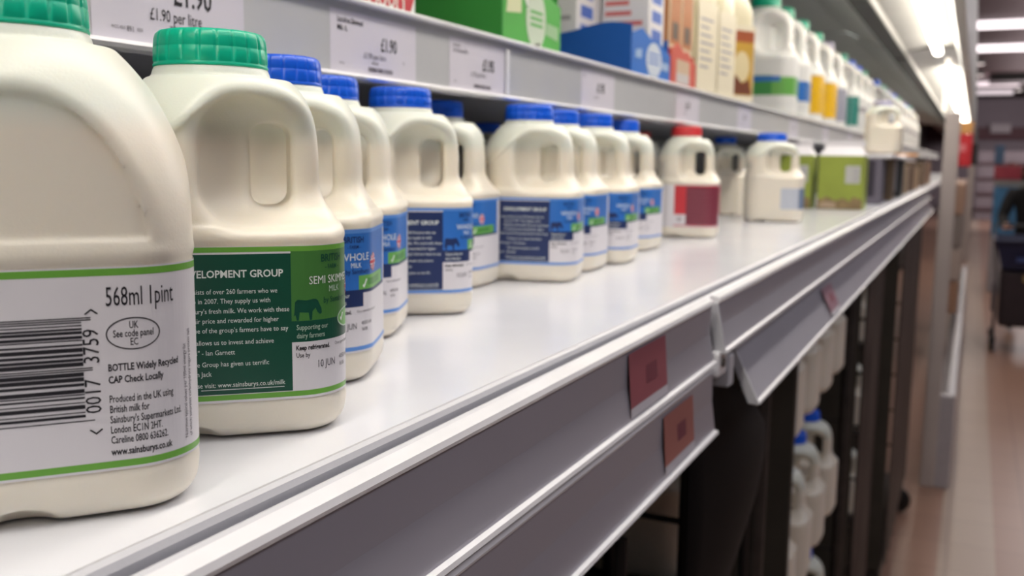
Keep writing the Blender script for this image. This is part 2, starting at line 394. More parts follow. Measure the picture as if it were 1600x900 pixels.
class Shape:
    def __init__(s, cx=6.5, hx=44., hy=38., r=20., xd=3., R=53., handle=True, top=148., back=True):
        s.back = back; s.cx, s.hx, s.hy, s.r, s.xd, s.R, s.handle, s.top = cx, hx, hy, r, xd, R, handle, top
    def plan(s, x, y):
        xl = x - s.cx
        yy = y * (1 - .035 * np.clip(1 - (xl / s.hx) ** 2, 0, 1)); xx = xl * (1 - .03 * np.clip(1 - (y / s.hy) ** 2, 0, 1))
        qx, qy = np.abs(xx) - s.hx + s.r, np.abs(yy) - s.hy + s.r
        return np.sqrt(np.maximum(qx, 0) ** 2 + np.maximum(qy, 0) ** 2) + np.minimum(np.maximum(qx, qy), 0) - s.r
    def sdf(s, x, y, z):
        d2 = s.plan(x, y)
        st = lambda a, b, t: (lambda u: u * u * (3 - 2 * u))(np.clip((t - a) / (b - a), 0, 1))
        off = -1.6 * (1 - st(0, 13, z)) - .45 * st(13.6, 14.6, z) * (1 - st(78, 79, z)) + .35 * st(79, 80.2, z) * (1 - st(81.5, 83.5, z))
        body = d2 - off
        zz = np.maximum(z - 80, 0); xx = x - s.xd; Rz = 75.
        k0 = np.sqrt((xx ** 2 + y ** 2) / s.R ** 2 + zz ** 2 / Rz ** 2); k1 = np.sqrt((xx ** 2 + y ** 2) / s.R ** 4 + zz ** 2 / Rz ** 4) + 1e-9
        dome = k0 * (k0 - 1) / k1
        body = body + 1.25 * st(1.9, 2.7, -dome) * st(84, 86, z)
        rf = 7.; wz = -z + rf; wb = body + rf
        body = np.sqrt(np.maximum(wb, 0) ** 2 + np.maximum(wz, 0) ** 2) + np.minimum(np.maximum(wb, wz), 0) - rf
        d = smax(body, dome, 1.1)
        d = np.maximum(d, z - 143)
        rad = np.sqrt(x ** 2 + y ** 2)
        neck = np.maximum(rad - 22.6 - .8 * (1 - st(145.5, 147, z)), np.maximum(z - s.top, 120 - z))
        d = smin(d, neck, 2.2)
        if s.handle:
            ay = np.abs(y) if s.back else -y
            cut = rbox(x - 43., ay - 46, z - 109.5, 49., 31.5, 25.0, 17.)
            d = smax(d, -cut, 8.)
            hole = rbox(x - 22.3, y * .4, z - 108.5, 8.0, 40, 17.5, 6.5)
            d = smax(d, -hole, 4.) if s.back else d
            outer = rbox(x - 66., y * .4, z - 118., 23.2, 60, 30., 14.)
            d = smax(d, -outer, 9.) if s.back else d
        for sy in (-1, 1):
            nx, ny, nz = (x - (-11. if s.back else 3.)) / 11., (y - sy * s.hy) / 10., (z + 1.2) / 7.
            n0 = np.sqrt(nx ** 2 + ny ** 2 + nz ** 2); notch = (n0 - 1) * 7.
            d = smax(d, -notch, 1.2)
        return d
    def mesh(s, h, name):
        lo = np.array([s.cx - s.hx - 4, -s.hy - 5, -2.]); hi = np.array([s.cx + s.hx + 4, s.hy + 5, s.top + 2])
        ax = [np.arange(lo[i], hi[i] + h, h) for i in range(3)]
        X, Y, Z = np.meshgrid(*ax, indexing='ij')
        v, f = surface_nets(s.sdf(X, Y, Z), lo, h)
        # two light smoothing passes
        e = np.concatenate([f[:, [0, 1]], f[:, [1, 2]], f[:, [2, 3]], f[:, [3, 0]]])
        for _ in range(2):
            a = np.zeros_like(v); c = np.zeros(len(v))
            np.add.at(a, e[:, 0], v[e[:, 1]]); np.add.at(c, e[:, 0], 1); np.add.at(a, e[:, 1], v[e[:, 0]]); np.add.at(c, e[:, 1], 1)
            v = v * .5 + .5 * a / c[:, None]
        me = bpy.data.meshes.new(name); me.from_pydata((v / 1000).tolist(), [], f.tolist())
        me.polygons.foreach_set('use_smooth', [True] * len(f)); me.update()
        return me
    def wrap(s):
        """(u,v,layer) in mm -> point on the label wall; u=0 on the handle end, growing to the right"""
        if hasattr(s, '_w'): return s._w
        th = np.linspace(-math.pi, math.pi, 1441); rr = np.full_like(th, 70.)
        lo = np.full_like(th, 20.); hi = np.full_like(th, 75.)
        for _ in range(40):
            m = (lo + hi) / 2; dd = s.plan(s.cx + m * np.cos(th), m * np.sin(th)) + .15
            lo = np.where(dd < 0, m, lo); hi = np.where(dd < 0, hi, m)
        px, py = s.cx + lo * np.cos(th), lo * np.sin(th)
        seg = np.hypot(np.diff(px), np.diff(py)); L = np.concatenate([[0], np.cumsum(seg)]); i0 = 720; L = L - L[i0]; s.per = L[-1] - L[0]
        def fn(u, v, lay):
            x, y = np.interp(u, L, px), np.interp(u, L, py); x2, y2 = np.interp(u + .5, L, px), np.interp(u + .5, L, py)
            x1, y1 = np.interp(u - .5, L, px), np.interp(u - .5, L, py); tx, ty = x2 - x1, y2 - y1; n = math.hypot(tx, ty) or 1
            k = .04 + .045 * lay
            return ((x + ty / n * k) / 1000, (y - tx / n * k) / 1000, v / 1000)
        s._w = fn; return fn

SHP = Shape()
SHP1 = Shape(cx=-3., xd=-1., hx=46., back=False)
ME_BODY = SHP.mesh(.9, 'milk_bottle_body')
ME_BODY1 = SHP1.mesh(.9, 'milk_bottle_body_front')
ME_BODYL = SHP.mesh(2.2, 'milk_jug_body')

def cap_mesh(name, n=252, ribs=21):
    mb = MB()
    prof = [(21.5, 147.2), (22.7, 147.3), (22.9, 148.2), (22.5, 148.7), (22.5, 149.2), (22.7, 149.6), (22.6, 154.5), (22.45, 154.7), (22.45, 155.2), (22.5, 155.5), (22.2, 158.6), (21.6, 160.4), (20.4, 161.5), (18.5, 161.9), (10, 162.0), (.01, 162.0)]
    def rmod(k, r, z):
        if z < 149.3 or r < 18: return r
        ph = (k * ribs / n) % 1.0
        return r - (.5 if ph < .16 else 0.0)
    mb.lathe([(r / 1000, z / 1000) for r, z in prof], n, rmod=lambda k, r, z: rmod(k, r * 1000, z * 1000) / 1000)
    o = mb.build(name, M_capg); me = o.data; bpy.data.objects.remove(o); return me
ME_CAP = cap_mesh('bottle_cap')
ME_CAPL = cap_mesh('jug_cap', 42)

# label artwork -------------------------------------------------------
COW = [(-46, 47.2), (-45.2, 47.2), (-44.8, 50.5), (-41.2, 50.2), (-40.8, 47.2), (-39.9, 47.2), (-39.6, 50.6), (-38.3, 52.0), (-37.4, 50.2), (-36.2, 49.2), (-35.4, 49.8), (-35.6, 51.6),
       (-36.6, 53.6), (-37.2, 55.0), (-38.2, 55.6), (-39.4, 55.6), (-42, 55.2), (-45.6, 55.6), (-46.6, 54.6), (-46.9, 50.5), (-47.2, 49), (-46.5, 49.4)]
def flag(a, u, v, r):
    a.disc(u, v, r, r, M_flag_b, 2)
    for w, m, l in ((.34, M_flag_w, 3), (.15, M_flag_r, 4)):
        for an in (.785, -.785):
            c, s_ = math.cos(an), math.sin(an)
            a.shape([(u + c * x - s_ * y, v + s_ * x + c * y) for x, y in ((-r * .96, -w * r / 1.6), (r * .96, -w * r / 1.6), (r * .96, w * r / 1.6), (-r * .96, w * r / 1.6))], m, l)
    for w, m, l in ((.30, M_flag_w, 5), (.18, M_flag_r, 6)):
        a.rect(u - r * .97, v - w * r, u + r * .97, v + w * r, m, l); a.rect(u - w * r, v - r * .97, u + w * r, v + r * .97, m, l)
def milk_label(kind, detail=True):
    """kind: green (semi skimmed) or blue (whole)"""
    g = kind == 'green'
    dk, lt, st, tm = (M_dgreen, M_lgreen, M_stripe, M_txtm) if g else (M_navy, M_blue, M_lblue, M_txtw)
    a = Art(); P = 146.
    a.rect(-P, 15.5, P, 77.2, M_lab, 0)
    a.rect(-P, 16.5, P, 18.6, st, 1); a.rect(-P, 75.0, P, 77.0, st if g else M_lblue, 1)
    a.rect(-96, 18.9, -48, 74.2, dk, 1)                       # story panel
    a.rect(-48, 47, 20, 75.0, lt, 1)                           # front
    a.rect(-48, 38.5, -24, 47, dk, 1); a.rect(-24, 45.3, 20, 47, dk, 1)
    if g:
        a.rect(-24, 38.5, 20, 45.3, dk, 1)
        a.ring(-18, 46.2, 8.5, 4.2, .6, M_txtm, 4); a.disc(-18, 46.2, 8.0, 3.8, M_pill, 3)
    else:
        a.rect(-27, 47, 12, 54, M_pill, 3)
        a.rect(-20, 48.8, 2, 52.2, mat('pill_dark', '#4a8c40', .4), 4)
    a.shape([(-24.5, 48.6), (-23.4, 47.6), (-21.0, 51.8), (-21.9, 52.2), (-23.4, 49.4), (-24.0, 49.6)] if not g else [(-24.5, 46), (-23.4, 44.6), (-21.5, 48), (-22.3, 48.4), (-23.4, 46.2), (-24.0, 46.8)], M_txtw, 5)
    a.shape(COW, dk, 2)
    flag(a, -13.5, 60 if not g else 58.5, 4.6)
    C = dict(align='CENTER')
    a.text('BRITISH', -29.5, 70.4, 4.3, dk if g else M_navy, 3, bold=.02, **C)
    a.text('- FARM -', -29.5, 67.4, 2.6, dk, 3, bold=.015, **C)
    a.text('SEMI SKIMMED' if g else 'WHOLE', -28.5, 61.6, 4.6 if g else 5.2, M_txtw, 3, bold=.0, cond=.84 if g else 1.0, **C)
    a.text('MILK', -28.5, 58.0, 3.6, tm, 3, **C)
    a.text("by Sainsbury's", -26.5, 53.6 if g else 55.0, 3.5, dk, 3, bold=.01, **C)
    a.text('Supporting our', -46.2, 43.4, 3.0, tm, 3, cond=.75); a.text('dairy farmers', -46.2, 40.0, 3.0, tm, 3, cond=.75)
    a.text('Keep refrigerated.', -46.5, 35.2, 2.7, M_ink, 3, bold=.03, cond=.75); a.text('Once opened use within 3 days', -28.5, 35.6, 2.0, M_ink2, 3, cond=.75)
    a.text('Use by', -46.5, 32.2, 2.7, M_ink, 3, bold=.01, cond=.75)
    a.text('10 JUN', -38, 27.5, 4.4, M_ink2, 3, cond=.72); a.text('40503 HR', -25.5, 29.3, 2.6, M_ink2, 3, cond=.8); a.text('16:06', -25.5, 26.2, 2.6, M_ink2, 3, cond=.8)
    # story text
    L = [('SAINSBURY\'S DAIRY', 70.0, 3.6, .02), ('DEVELOPMENT GROUP', 65.2, 4.1, .02), ('This group consists of over 260 farmers who we', 58.8, 2.75, 0),
         ('set up in 2007. They supply us with', 55.1, 2.75, 0), ("Sainsbury's fresh milk. We work with these", 51.2, 2.75, 0), ('on a fair price and rewarded for higher', 47.4, 2.75, 0),
         ('What some of the group\'s farmers have to say', 43.6, 2.75, 0), ('"It allows us to invest and achieve', 38.8, 2.75, 0), ('efficiencies" - Ian Garnett', 34.8, 2.75, 0),
         ('"The Group has given us terrific', 30.2, 2.75, 0), ('support" - Ben Jack', 26.4, 2.75, 0), ('Please visit: www.sainsburys.co.uk/milk', 21.8, 2.75, 0)]
    for i, (t, v, sz, bd) in enumerate(L):
        if i == 0: continue
        vs, fs = text_geo(t, sz, cond=.86 if i > 1 else .92, bold=bd, align='RIGHT')
        w = max(x for x, y in vs) - min(x for x, y in vs); lim = 45.5
        k = min(1, lim / w)
        ends = {1: -51.0, 2: -53.3, 3: -56, 4: -48.8, 5: -53, 6: -49.4, 7: -55, 8: -70, 9: -57, 10: -79, 11: -51}[i]
        a.poly([(ends + x * (k if i != 1 else min(1, 42 / w)), v + y) for x, y in vs], fs, M_txtw, 3)
    a.rect(-83, 20.7, -51.3, 20.95, M_txtw, 3)
    return a
def barcode_label():
    a = Art(); P = SHP1.wrap() and SHP1.per / 2 - .4
    a.rect(-P, 15.5, P, 77.2, M_lab, 0)
    a.rect(-P, 16.3, P, 18.4, M_stripe, 1); a.rect(-P, 74.6, P, 76.7, M_stripe, 1)
    a.rect(-96, 18.9, -48, 74.2, M_dgreen, 1); a.rect(-48, 40, 0, 74.6, M_lgreen, 1)
    T0 = 95.5                                                # left edge of the text block (u)
    a.text('568ml 1pint', T0, 65.6, 8.2, M_ink, 3, cond=.52, bold=.0)
    a.ring(T0 + 7.6, 57.0, 7.8, 4.9, .35, M_ink, 3)
    for t, v in (('UK', 58.6), ('See code panel', 56.1), ('EC', 53.5)): a.text(t, T0 + 7.6, v, 3.1, M_ink, 3, cond=.62, bold=.005, align='CENTER')
    a.text('BOTTLE Widely Recycled', T0, 46.0, 3.05, M_ink, 3, cond=.67, bold=.02); a.text('CAP Check Locally', T0, 42.3, 3.05, M_ink, 3, cond=.67, bold=.02)
    for i, t in enumerate(['Produced in the UK using', 'British milk for', "Sainsbury's Supermarkets Ltd.", 'London EC1N 2HT.', 'Careline 0800 636262.']):
        a.text(t, T0, 36.4 - i * 3.15, 3.25, M_ink, 3, cond=.57, bold=.008)
    a.text('www.sainsburys.co.uk', T0, 20.2, 3.05, M_ink, 3, cond=.67, bold=.022)
    # rotated bar code, bars run sideways
    rnd = random.Random(11); v = 31.5; B1 = T0 - 6.6
    while v < 62.5:
        w = rnd.choice([.3, .3, .55, .8, 1.15]); guard = v < 32.6 or v > 61.2 or 46.3 < v < 47.8
        a.rect(B1 - 40, v, B1 + (2.5 if guard else 0), v + (.3 if guard else w), M_ink, 3); v += (.3 if guard else w) + rnd.choice([.35, .6, .6, .95])
    for t, vv in (('0017', 33.6), ('3759', 48.6)): a.text(t, T0 - 2.2, vv, 6.3, M_ink, 3, rot=math.pi / 2, cond=.84)
    for vv, sgn in ((28.6, -1), (63.6, 1)):
        a.shape([(T0 - 5.8, vv), (T0 - 3.9, vv + 1.5 * sgn), (T0 - 2.0, vv), (T0 - 2.4, vv - .25 * sgn), (T0 - 3.9, vv + .9 * sgn), (T0 - 5.4, vv - .25 * sgn)][::sgn], M_ink, 3)
    for k, t in enumerate(['Nutrition typical values per 100ml energy fat', 'of which saturates carbohydrate sugars protein salt']):
        a.text(t, -P + 2.6 + k * 2.6 - .0, 21, 2.1, M_ink2, 3, rot=math.pi / 2, cond=.8)
        a.text(t, T0 + 25.5 + k * 2.5, 21, 2.1, M_ink2, 3, rot=math.pi / 2, cond=.8)
    return a
def red_label():
    a = Art(); P = 146.
    a.rect(-P, 15.5, P, 77.2, M_lab, 0)
    a.rect(-92, 17, -14, 18.6, M_red, 1); a.rect(-92, 74.5, -14, 76.5, M_red, 1)
    a.rect(-75, 19, -14, 74.5, M_maroon, 1); a.rect(-92, 34, -75, 74.5, M_red, 1)
    for i in range(9): a.text('dairy development group farmers', -71, 67 - i * 5.4, 3.0, mat('maroon_text', '#a06a74', .5), 3, cond=.85)
    a.disc(-84, 27, 4, 4, mat('label_grey_patch', '#b9b2b6', .5), 2)
    a.rect(-14, 34, 30, 75, M_red, 1)
    return a
def plain_label(bg, accents):
    a = Art()
    for (u0, v0, u1, v1, m, l) in [(-146, 15.5, 146, 77.2, bg, 0)] + accents: a.rect(u0, v0, u1, v1, m, l, step=3)
    return a

def bottle(name, label, loc, psi, me, cap_me, cap_m, art, shp, group, body_m=None, scale=1.0, tilt=None):
    t = thing(name, label, 'milk bottle', loc, psi, group, scale)
    if tilt: t.rotation_euler = (tilt[0], tilt[1], psi)
    b = bpy.data.objects.new('body', me); COL.objects.link(b); b.parent = t
    if not me.materials: me.materials.append(body_m or M_hdpe)
    if body_m: b.material_slots[0].link = 'OBJECT'; b.material_slots[0].material = body_m
    c = bpy.data.objects.new('cap', cap_me); COL.objects.link(c); c.parent = t
    if not cap_me.materials: cap_me.materials.append(M_capg)
    c.material_slots[0].link = 'OBJECT'; c.material_slots[0].material = cap_m
    if art is not None:
        if isinstance(art, Art): l = art.build('label', shp.wrap(), t, True)
        else: l = bpy.data.objects.new('label', art); COL.objects.link(l); l.parent = t
    return t
def facing(x, y, alpha): return math.atan2(-y, -x) + math.radians(90 - alpha)   # handle side to the right, turned alpha

ART_G = milk_label('green').shift(-5); ART_B = milk_label('blue').shift(-5)
GRP = 'pint milk bottles on the main shelf'
def put(label, x, y, al, capm, art, **k):
    k.setdefault('me', ME_BODY); k.setdefault('cap_me', ME_CAP)
    return bottle('milk_bottle', label, (x, y, SH + .0005), facing(x, y, al), k['me'], k['cap_me'], capm, art, k.get('shp', SHP), GRP, scale=k.get('scale', 1.0))
b1 = put('nearest milk bottle, green capped, barcode panel facing out, cut by the left edge', -.278, .212, 182, M_capg, barcode_label(), me=ME_BODY1, shp=SHP1)
b2 = put('green capped pint of semi skimmed milk with dark green story panel and open handle', -.288, .312, 0, M_capg, ART_G)
b3 = put('blue capped pint right behind the green labelled bottle, flag roundel showing', -.326, .400, 14, M_capb, ART_B)
ME_LB = [c for c in b3.children if c.name.startswith('label')][0].data
b4 = put('second blue capped pint behind the green labelled bottle, label edge showing', -.377, .507, 13, M_capb, ME_LB)
b5 = put('blue capped pint with navy story panel, standing alone left of centre', -.382, .607, -3, M_capb, ME_LB)
b6 = put('blue capped pint set back in shade right of the lone navy panelled bottle', -.434, .752, 26, M_capb, ME_LB)
b7 = put('dark capped bottle deep in shadow between the two navy panelled pints', -.641, 1.245, 20, M_capb, ME_LB)
b8 = put('blue capped pint heading the row of four, navy story panel in full view', -.381, .831, 11, M_capb, ME_LB)
b9 = put('second blue capped pint in the row of four', -.392, .924, 20, M_capb, ME_LB)
b10 = put('third blue capped pint in the row of four, narrow navy strip showing', -.386, 1.010, 14, M_capb, ME_LB)
b11 = put('last blue capped pint in the row of four, dark handle hole open', -.410, 1.176, 22, M_capb, ME_LB)
b13 = put('red capped skimmed milk bottle with maroon and red label', -.390, 1.410, 4, M_capr, red_label())
ME_LR = [c for c in b13.children if c.name.startswith('label')][0].data
b12 = put('red capped bottle in shadow behind the maroon labelled one', -.521, 1.671, 20, M_capr, ME_LR)
b14 = put('blue capped bottle in shadow between the red and the wide blue capped ones', -.445, 2.02, 10, M_capb, None)
b15 = put('wide blue capped bottle with small pale label before the green cartons', -.351, 1.868, 0, M_capb, plain_label(M_hdpe, [(-64, 24, -36, 62, mat('pale_blue_label', '#c2c7d1', .5), 1), (-36, 24, -14, 62, mat('blue_grey_label', '#70809c', .5), 1)]), me=ME_BODYL, cap_me=ME_CAPL, scale=1.02)
b15.scale = (1.22, 1.22, 1.02)
for b in (b12, b14): b.location.x -= .03
b1.scale = (1.02,) * 3

# ------------------------------------------------------------------ price tickets
def onrail(x): return lambda u, v, lay: (x + .0002 + .00012 * lay, u / 1000, v / 1000)
def ticket(name, label, y0, w, h, z0, draw, x=-.403, group='white price tickets on the upper rail'):
    t = tag(None or draw(Art(), w, h).build(name, onrail(0)), label, 'price ticket', group); t.location = (x, y0, z0); return t
def white_ticket(lines):
    def d(a, w, h):
        a.rect(0, 0, w, h, M_paper, 0, step=20)
        for (t, u, v, sz, m, k) in lines: a.text(t, u, v, sz, m, 2, **k)
        return a
    return d
SM = [('31.06.2022', 50, 9.2, 2.6, M_ink2, dict(cond=.8, bold=.02))]
ticket('price_ticket', 'nearest price ticket, partly hidden by the two green caps', .353, 112, 45, HC + .0585, white_ticket(
    [('£1.90', 55, 22.5, 18, M_ink, dict(cond=.74, bold=.012)), ('£1.90 per litre', 38, 12.6, 9.2, M_ink, dict(cond=.72)), ('WCC-4567', 12, 5.2, 2.4, M_ink2, {}), ('891', 22, 4.4, 4.2, M_ink2, {}), ('0203', 29, 5.2, 2.4, M_ink2, {}),
     ('29.05.2022', 52, 9.0, 2.6, M_ink, dict(bold=.02)), ('6612', 90, 9.4, 2.4, M_ink2, {})]))
def bars(a, u, v, w, h):
    r = random.Random(5); x = u
    while x < u + w: b = r.choice([.5, .9, 1.3]); a.rect(x, v, x + b, v + h, M_ink2, 2); x += b + r.choice([.5, .8])
    return a
def wt(l, bc):
    f = white_ticket(l)
    return lambda a, w, h: bars(f(a, w, h), *bc)
ticket('price_ticket', 'price ticket above the row of blue caps reading one ninety', .551, 112, 42, HC + .0585, wt(
    [('Lactofree Skimmed', 8, 33.5, 5.6, M_ink, dict(cond=.72, bold=.012)), ('Milk 1L', 8, 28, 5.6, M_ink, dict(cond=.72, bold=.012)), ('£1.90', 62, 18.5, 14, M_ink, dict(cond=.70, bold=.012)),
     ('£1.90 per litre', 40, 11.6, 6.2, M_ink2, dict(cond=.8)), ('29.05.2022', 50, 8, 2.4, M_ink, dict(bold=.02)), ('7741 62', 10, 5, 2.4, M_ink2, {}), ('V', 93, 11, 3.5, M_ink2, dict(bold=.02))], (46, 2.5, 32, 3.2)))
ticket('price_ticket', 'price ticket under the green trays reading one ninety five', .717, 105, 42, HC + .0585, wt(
    [('Lactofree', 6, 34.5, 4.6, M_ink2, dict(cond=.72)), ('Semi Skimmed Milk', 6, 30, 4.6, M_ink2, dict(cond=.72)), ('£1.95', 60, 18.5, 14, M_ink, dict(cond=.72, bold=.025)),
     ('£1.95 per litre', 38, 12, 6, M_ink2, dict(cond=.8)), ('8123', 8, 5, 2.4, M_ink2, {})], (44, 2.5, 32, 3)))
cut = MB().box((-.4022, .823, HC + .0585), (-.4005, .829, HC + .100), .0004).build('ticket_sleeve', mat('sleeve_clear', '#e6e6ea', .2, coat=.5))
tag(cut, 'pale clear ticket sleeve standing beside the one ninety five ticket', 'ticket sleeve')
for y0, w, txt, lb in ((1.016, 110, '£1.95', 'price ticket below the blue tray'), (1.395, 130, '£1.10', 'price ticket below the red orange tray'), (1.80, 120, '£1.15', 'price ticket under the cream bottles'),
                       (2.35, 120, '£1.15', 'price ticket under the nearest big jugs'), (2.9, 120, '£1.15', 'price ticket under the yellow labelled jugs'), (3.5, 120, '£1.15', 'price ticket under the farthest jugs before the post')):
    ticket('price_ticket', lb, y0, w, 42, HC + .0585, white_ticket([('Milk', 6, 33, 5, M_ink2, dict(cond=.72)), (txt, 50, 18.5, 15, M_ink, dict(cond=.75, bold=.02)), ('per litre', 42, 11, 5, M_ink2, {})]))
M_redt = mat('ticket_red', '#97505a', .45); M_redt2 = mat('ticket_orange_red', '#a5665e', .45)
def red_ticket(m, dark):
    def d(a, w, h):
        a.rect(0, 0, w, h, m, 0, step=30); a.rect(w * .42, h * .38, w * .72, h * .68, mat(dark, '#7a3b48', .5), 1); a.rect(0, 0, w, h * .14, mat('ticket_band', '#c3bfc6', .5), 1); return a
    return d
rt = ticket('price_ticket', 'red ticket on the upper near rail, dark mark in its middle', .553, 78, 40, HC - .1585, red_ticket(M_redt, 'ticket_mark'), x=-.1812, group='red tickets on the lower rails'); rt.rotation_euler.y = math.radians(-4.5)
rt = ticket('price_ticket', 'orange red ticket on the lower near rail by the gap', .625, 76, 41, HC - .2165, red_ticket(M_redt2, 'ticket_mark2'), x=-.1789, group='red tickets on the lower rails'); rt.rotation_euler.y = math.radians(-4)
rt = ticket('price_ticket', 'narrow faded red ticket on the far lower rail', 1.36, 90, 40, HC - .2095, red_ticket(mat('ticket_faded', '#94707c', .5), 'ticket_mark3'), x=-.1625, group='red tickets on the lower rails'); rt.rotation_euler.y = math.radians(-25)

# ------------------------------------------------------------------ upper shelf goods
Z1 = UZ + .0006
M_board_g = mat('board_green', '#2f8f38', .55, noise=.05, nscale=8); M_board_gl = mat('board_green_light', '#52ad4b', .55, noise=.05, nscale=8)
M_board_b = mat('board_blue', '#0f57b0', .55, noise=.05, nscale=8); M_board_bl = mat('board_blue_light', '#1f6bc6', .55)
M_board_r = mat('board_red_orange', '#cf5a4a', .55, noise=.05); M_white_board = mat('board_white', '#e4e1e4', .5)
def side(y): return lambda u, v, lay: (u / 1000, y - .0002 - .00012 * lay, v / 1000)           # faces the camera (-y); u grows with x
def front(x): return lambda u, v, lay: (x + .0002 + .00012 * lay, u / 1000, v / 1000)            # faces the aisle (+x); u grows with y
rp = thing('milk_carton_pack', 'red carton pack with white script, at the upper edge', 'carton', (-.424, .586, Z1))
MB().box((-.12, 0, 0), (0, .111, .14), .002).build('box', mat('board_red', '#c8434c', .5, noise=.04), rp)
a = Art(); r = random.Random(3)
for i in range(7):
    a.ring(10 + i * 13, 15 + (i % 3) * 4, 6.2, 9.5 + (i % 2) * 3, 2.2, M_txtw, 1)
a.shape([(100, 0), (110, 0), (110, 24), (104, 12)], M_txtw, 1)
a.build('script_print', front(0), rp)

def tray(name, label, y0, L, D, hs, hf, ms, mf, logo, cat='carton tray'):
    t = thing(name, label, cat, (-.424, y0, Z1))
    n = 12; m = MB()
    top = [(-D + D * i / n, hs + (.006 * math.sin(i / n * math.pi * 2.2 + 2.2) if hs < .1 else 0)) for i in range(n + 1)]
    vs = [(x, 0, 0) for x, z in top] + [(x, 0, z) for x, z in top] + [(x, .003, 0) for x, z in top] + [(x, .003, z) for x, z in top]; k = n + 1
    fs = []
    for i in range(n): fs += [(i, i + 1, k + i + 1, k + i), (2 * k + i + 1, 2 * k + i, 3 * k + i, 3 * k + i + 1), (k + i, k + i + 1, 3 * k + i + 1, 3 * k + i)]
    fs += [(0, k, 3 * k, 2 * k), (n, 2 * k + n, 3 * k + n, k + n)]
    m.add(vs, fs).build('side_panel', ms, t)
    hn = [0, .004, .010, .004, -.002, .002, -.004, -.010, -.014]
    fv = []; nn = len(hn) - 1
    for x in (-.003, 0):
        for i in range(nn + 1): fv += [(x, .0032 + (L - .0032) * i / nn, 0), (x, .0032 + (L - .0032) * i / nn, hf + hn[i])]
    o2 = 2 * (nn + 1); ff = []
    for i in range(nn):
        a0, a1, b0, b1_ = 2 * i, 2 * i + 1, 2 * i + 2, 2 * i + 3
        ff += [(o2 + a0, o2 + b0, o2 + b1_, o2 + a1), (a0, a1, b1_, b0), (a1, o2 + a1, o2 + b1_, b1_)]
    MB().add(fv, ff).build('front_panel', mf, t)
    MB().box((-D, .0035, .0), (-.0035, L, .003)).build('base', ms, t)
    MB().box((-D, L - .003, .0032), (-.0035, L, hs)).build('far_panel', ms, t)
    a = Art(); logo(a, L * 1000, hf * 1000); a.build('logo_print', front(0), t)
    return t
def logo_green(a, w, h):
    a.disc(w * .55, h * .52, w * .17, h * .42, mat('print_pale', '#c9d6c4', .5), 1)
    a.shape([(w * .40, h * .12), (w * .62, h * .0), (w * .70, h * .1), (w * .60, h * .2), (w * .5, h * .16)], M_txtw, 1)
    for i in range(3): a.rect(w * .45, h * (.42 + i * .09), w * .66, h * (.46 + i * .09), M_board_gl, 2)
    a.shape([(w * .06, h * .5), (w * .3, h * .55), (w * .3, h * .8), (w * .18, h * .72), (w * .1, h * .9)], mat('print_cream', '#d9dcb4', .5), 1)
    a.shape([(w * .72, h * .35), (w * .95, h * .3), (w * .95, h * .5), (w * .74, h * .52)], mat('print_mint', '#9fc59a', .5), 1)
    a.shape([(w * .34, h * .8), (w * .40, h * .62), (w * .44, h * 1.0), (w * .38, h * 1.05)], M_txtw, 1)
def logo_blue(a, w, h):
    a.disc(w * .56, h * .55, w * .2, h * .38, mat('print_pale_blue', '#cfd8e6', .5), 1)
    for i in range(3): a.rect(w * .42, h * (.46 + i * .1), w * .7, h * (.5 + i * .1), M_board_bl, 2)
    a.shape([(w * .1, h * .5), (w * .25, h * .52), (w * .25, h * .72), (w * .1, h * .66)], mat('print_pale_blue2', '#9db8dc', .5), 1)
    a.shape([(w * .34, h * .12), (w * .66, h * .06), (w * .7, h * .2), (w * .4, h * .22)], mat('print_pale_blue2', '#9db8dc', .5), 1)
    a.shape([(w * .75, h * .4), (w * .95, h * .38), (w * .95, h * .56), (w * .78, h * .56)], mat('print_pale_blue2', '#9db8dc', .5), 1)
def logo_red(a, w, h): a.rect(w * .2, h * .2, w * .72, h * .78, mat('print_beige', '#cdb49a', .5), 1, step=20); a.rect(w * .2, h * .2, w * .72, h * .45, mat('print_grey', '#c9c4c4', .5), 2, step=20)
tray('carton_tray', 'green cardboard tray with white oval print on the upper shelf', .858, .146, .17, .22, .072, M_board_g, M_board_gl, logo_green)
tray('carton_tray', 'blue cardboard tray holding white cartons', 1.247, .181, .17, .071, .063, M_board_b, M_board_bl, logo_blue)
tray('carton_tray', 'red orange cardboard tray with a pale label', 1.434, .142, .17, .06, .062, M_board_r, M_board_r, logo_red)

def carton(name, label, x, y, z, w, d, h, mbody, mtop, art_side=None, art_front=None, group=None, gable=True, cat='carton'):
    """gable-top carton, (x,y) is its front near corner (x right, y near)"""
    t = thing(name, label, cat, (x, y, z), 0, group)
    MB().box((-w, 0, 0), (0, d, h), .0025).build('box', mbody, t)
    if gable:
        g = MB(); hh = .27 * d
        vs = [(-w, 0, h), (0, 0, h), (0, d, h), (-w, d, h), (-w + .012, d / 2 - .002, h + hh), (-.012, d / 2 - .002, h + hh), (-.012, d / 2 + .002, h + hh), (-w + .012, d / 2 + .002, h + hh)]
        g.add(vs, [(0, 1, 5, 4), (2, 3, 7, 6), (1, 2, 6, 5), (3, 0, 4, 7), (4, 5, 6, 7)])
        g.box((-w + .004, d / 2 - .002, h + hh - .002), (-.004, d / 2 + .002, h + hh + .014), .0005); g.build('gable_top', mtop, t)
    if art_side: art_side.build('side_print', side(0), t)
    if art_front: art_front.build('front_print', front(0), t)
    return t
M_pr_b = mat('print_blue', '#4d6fc4', .5); M_pr_r = mat('print_red', '#d0706e', .5); M_pr_g = mat('print_greytext', '#a7a3aa', .5)
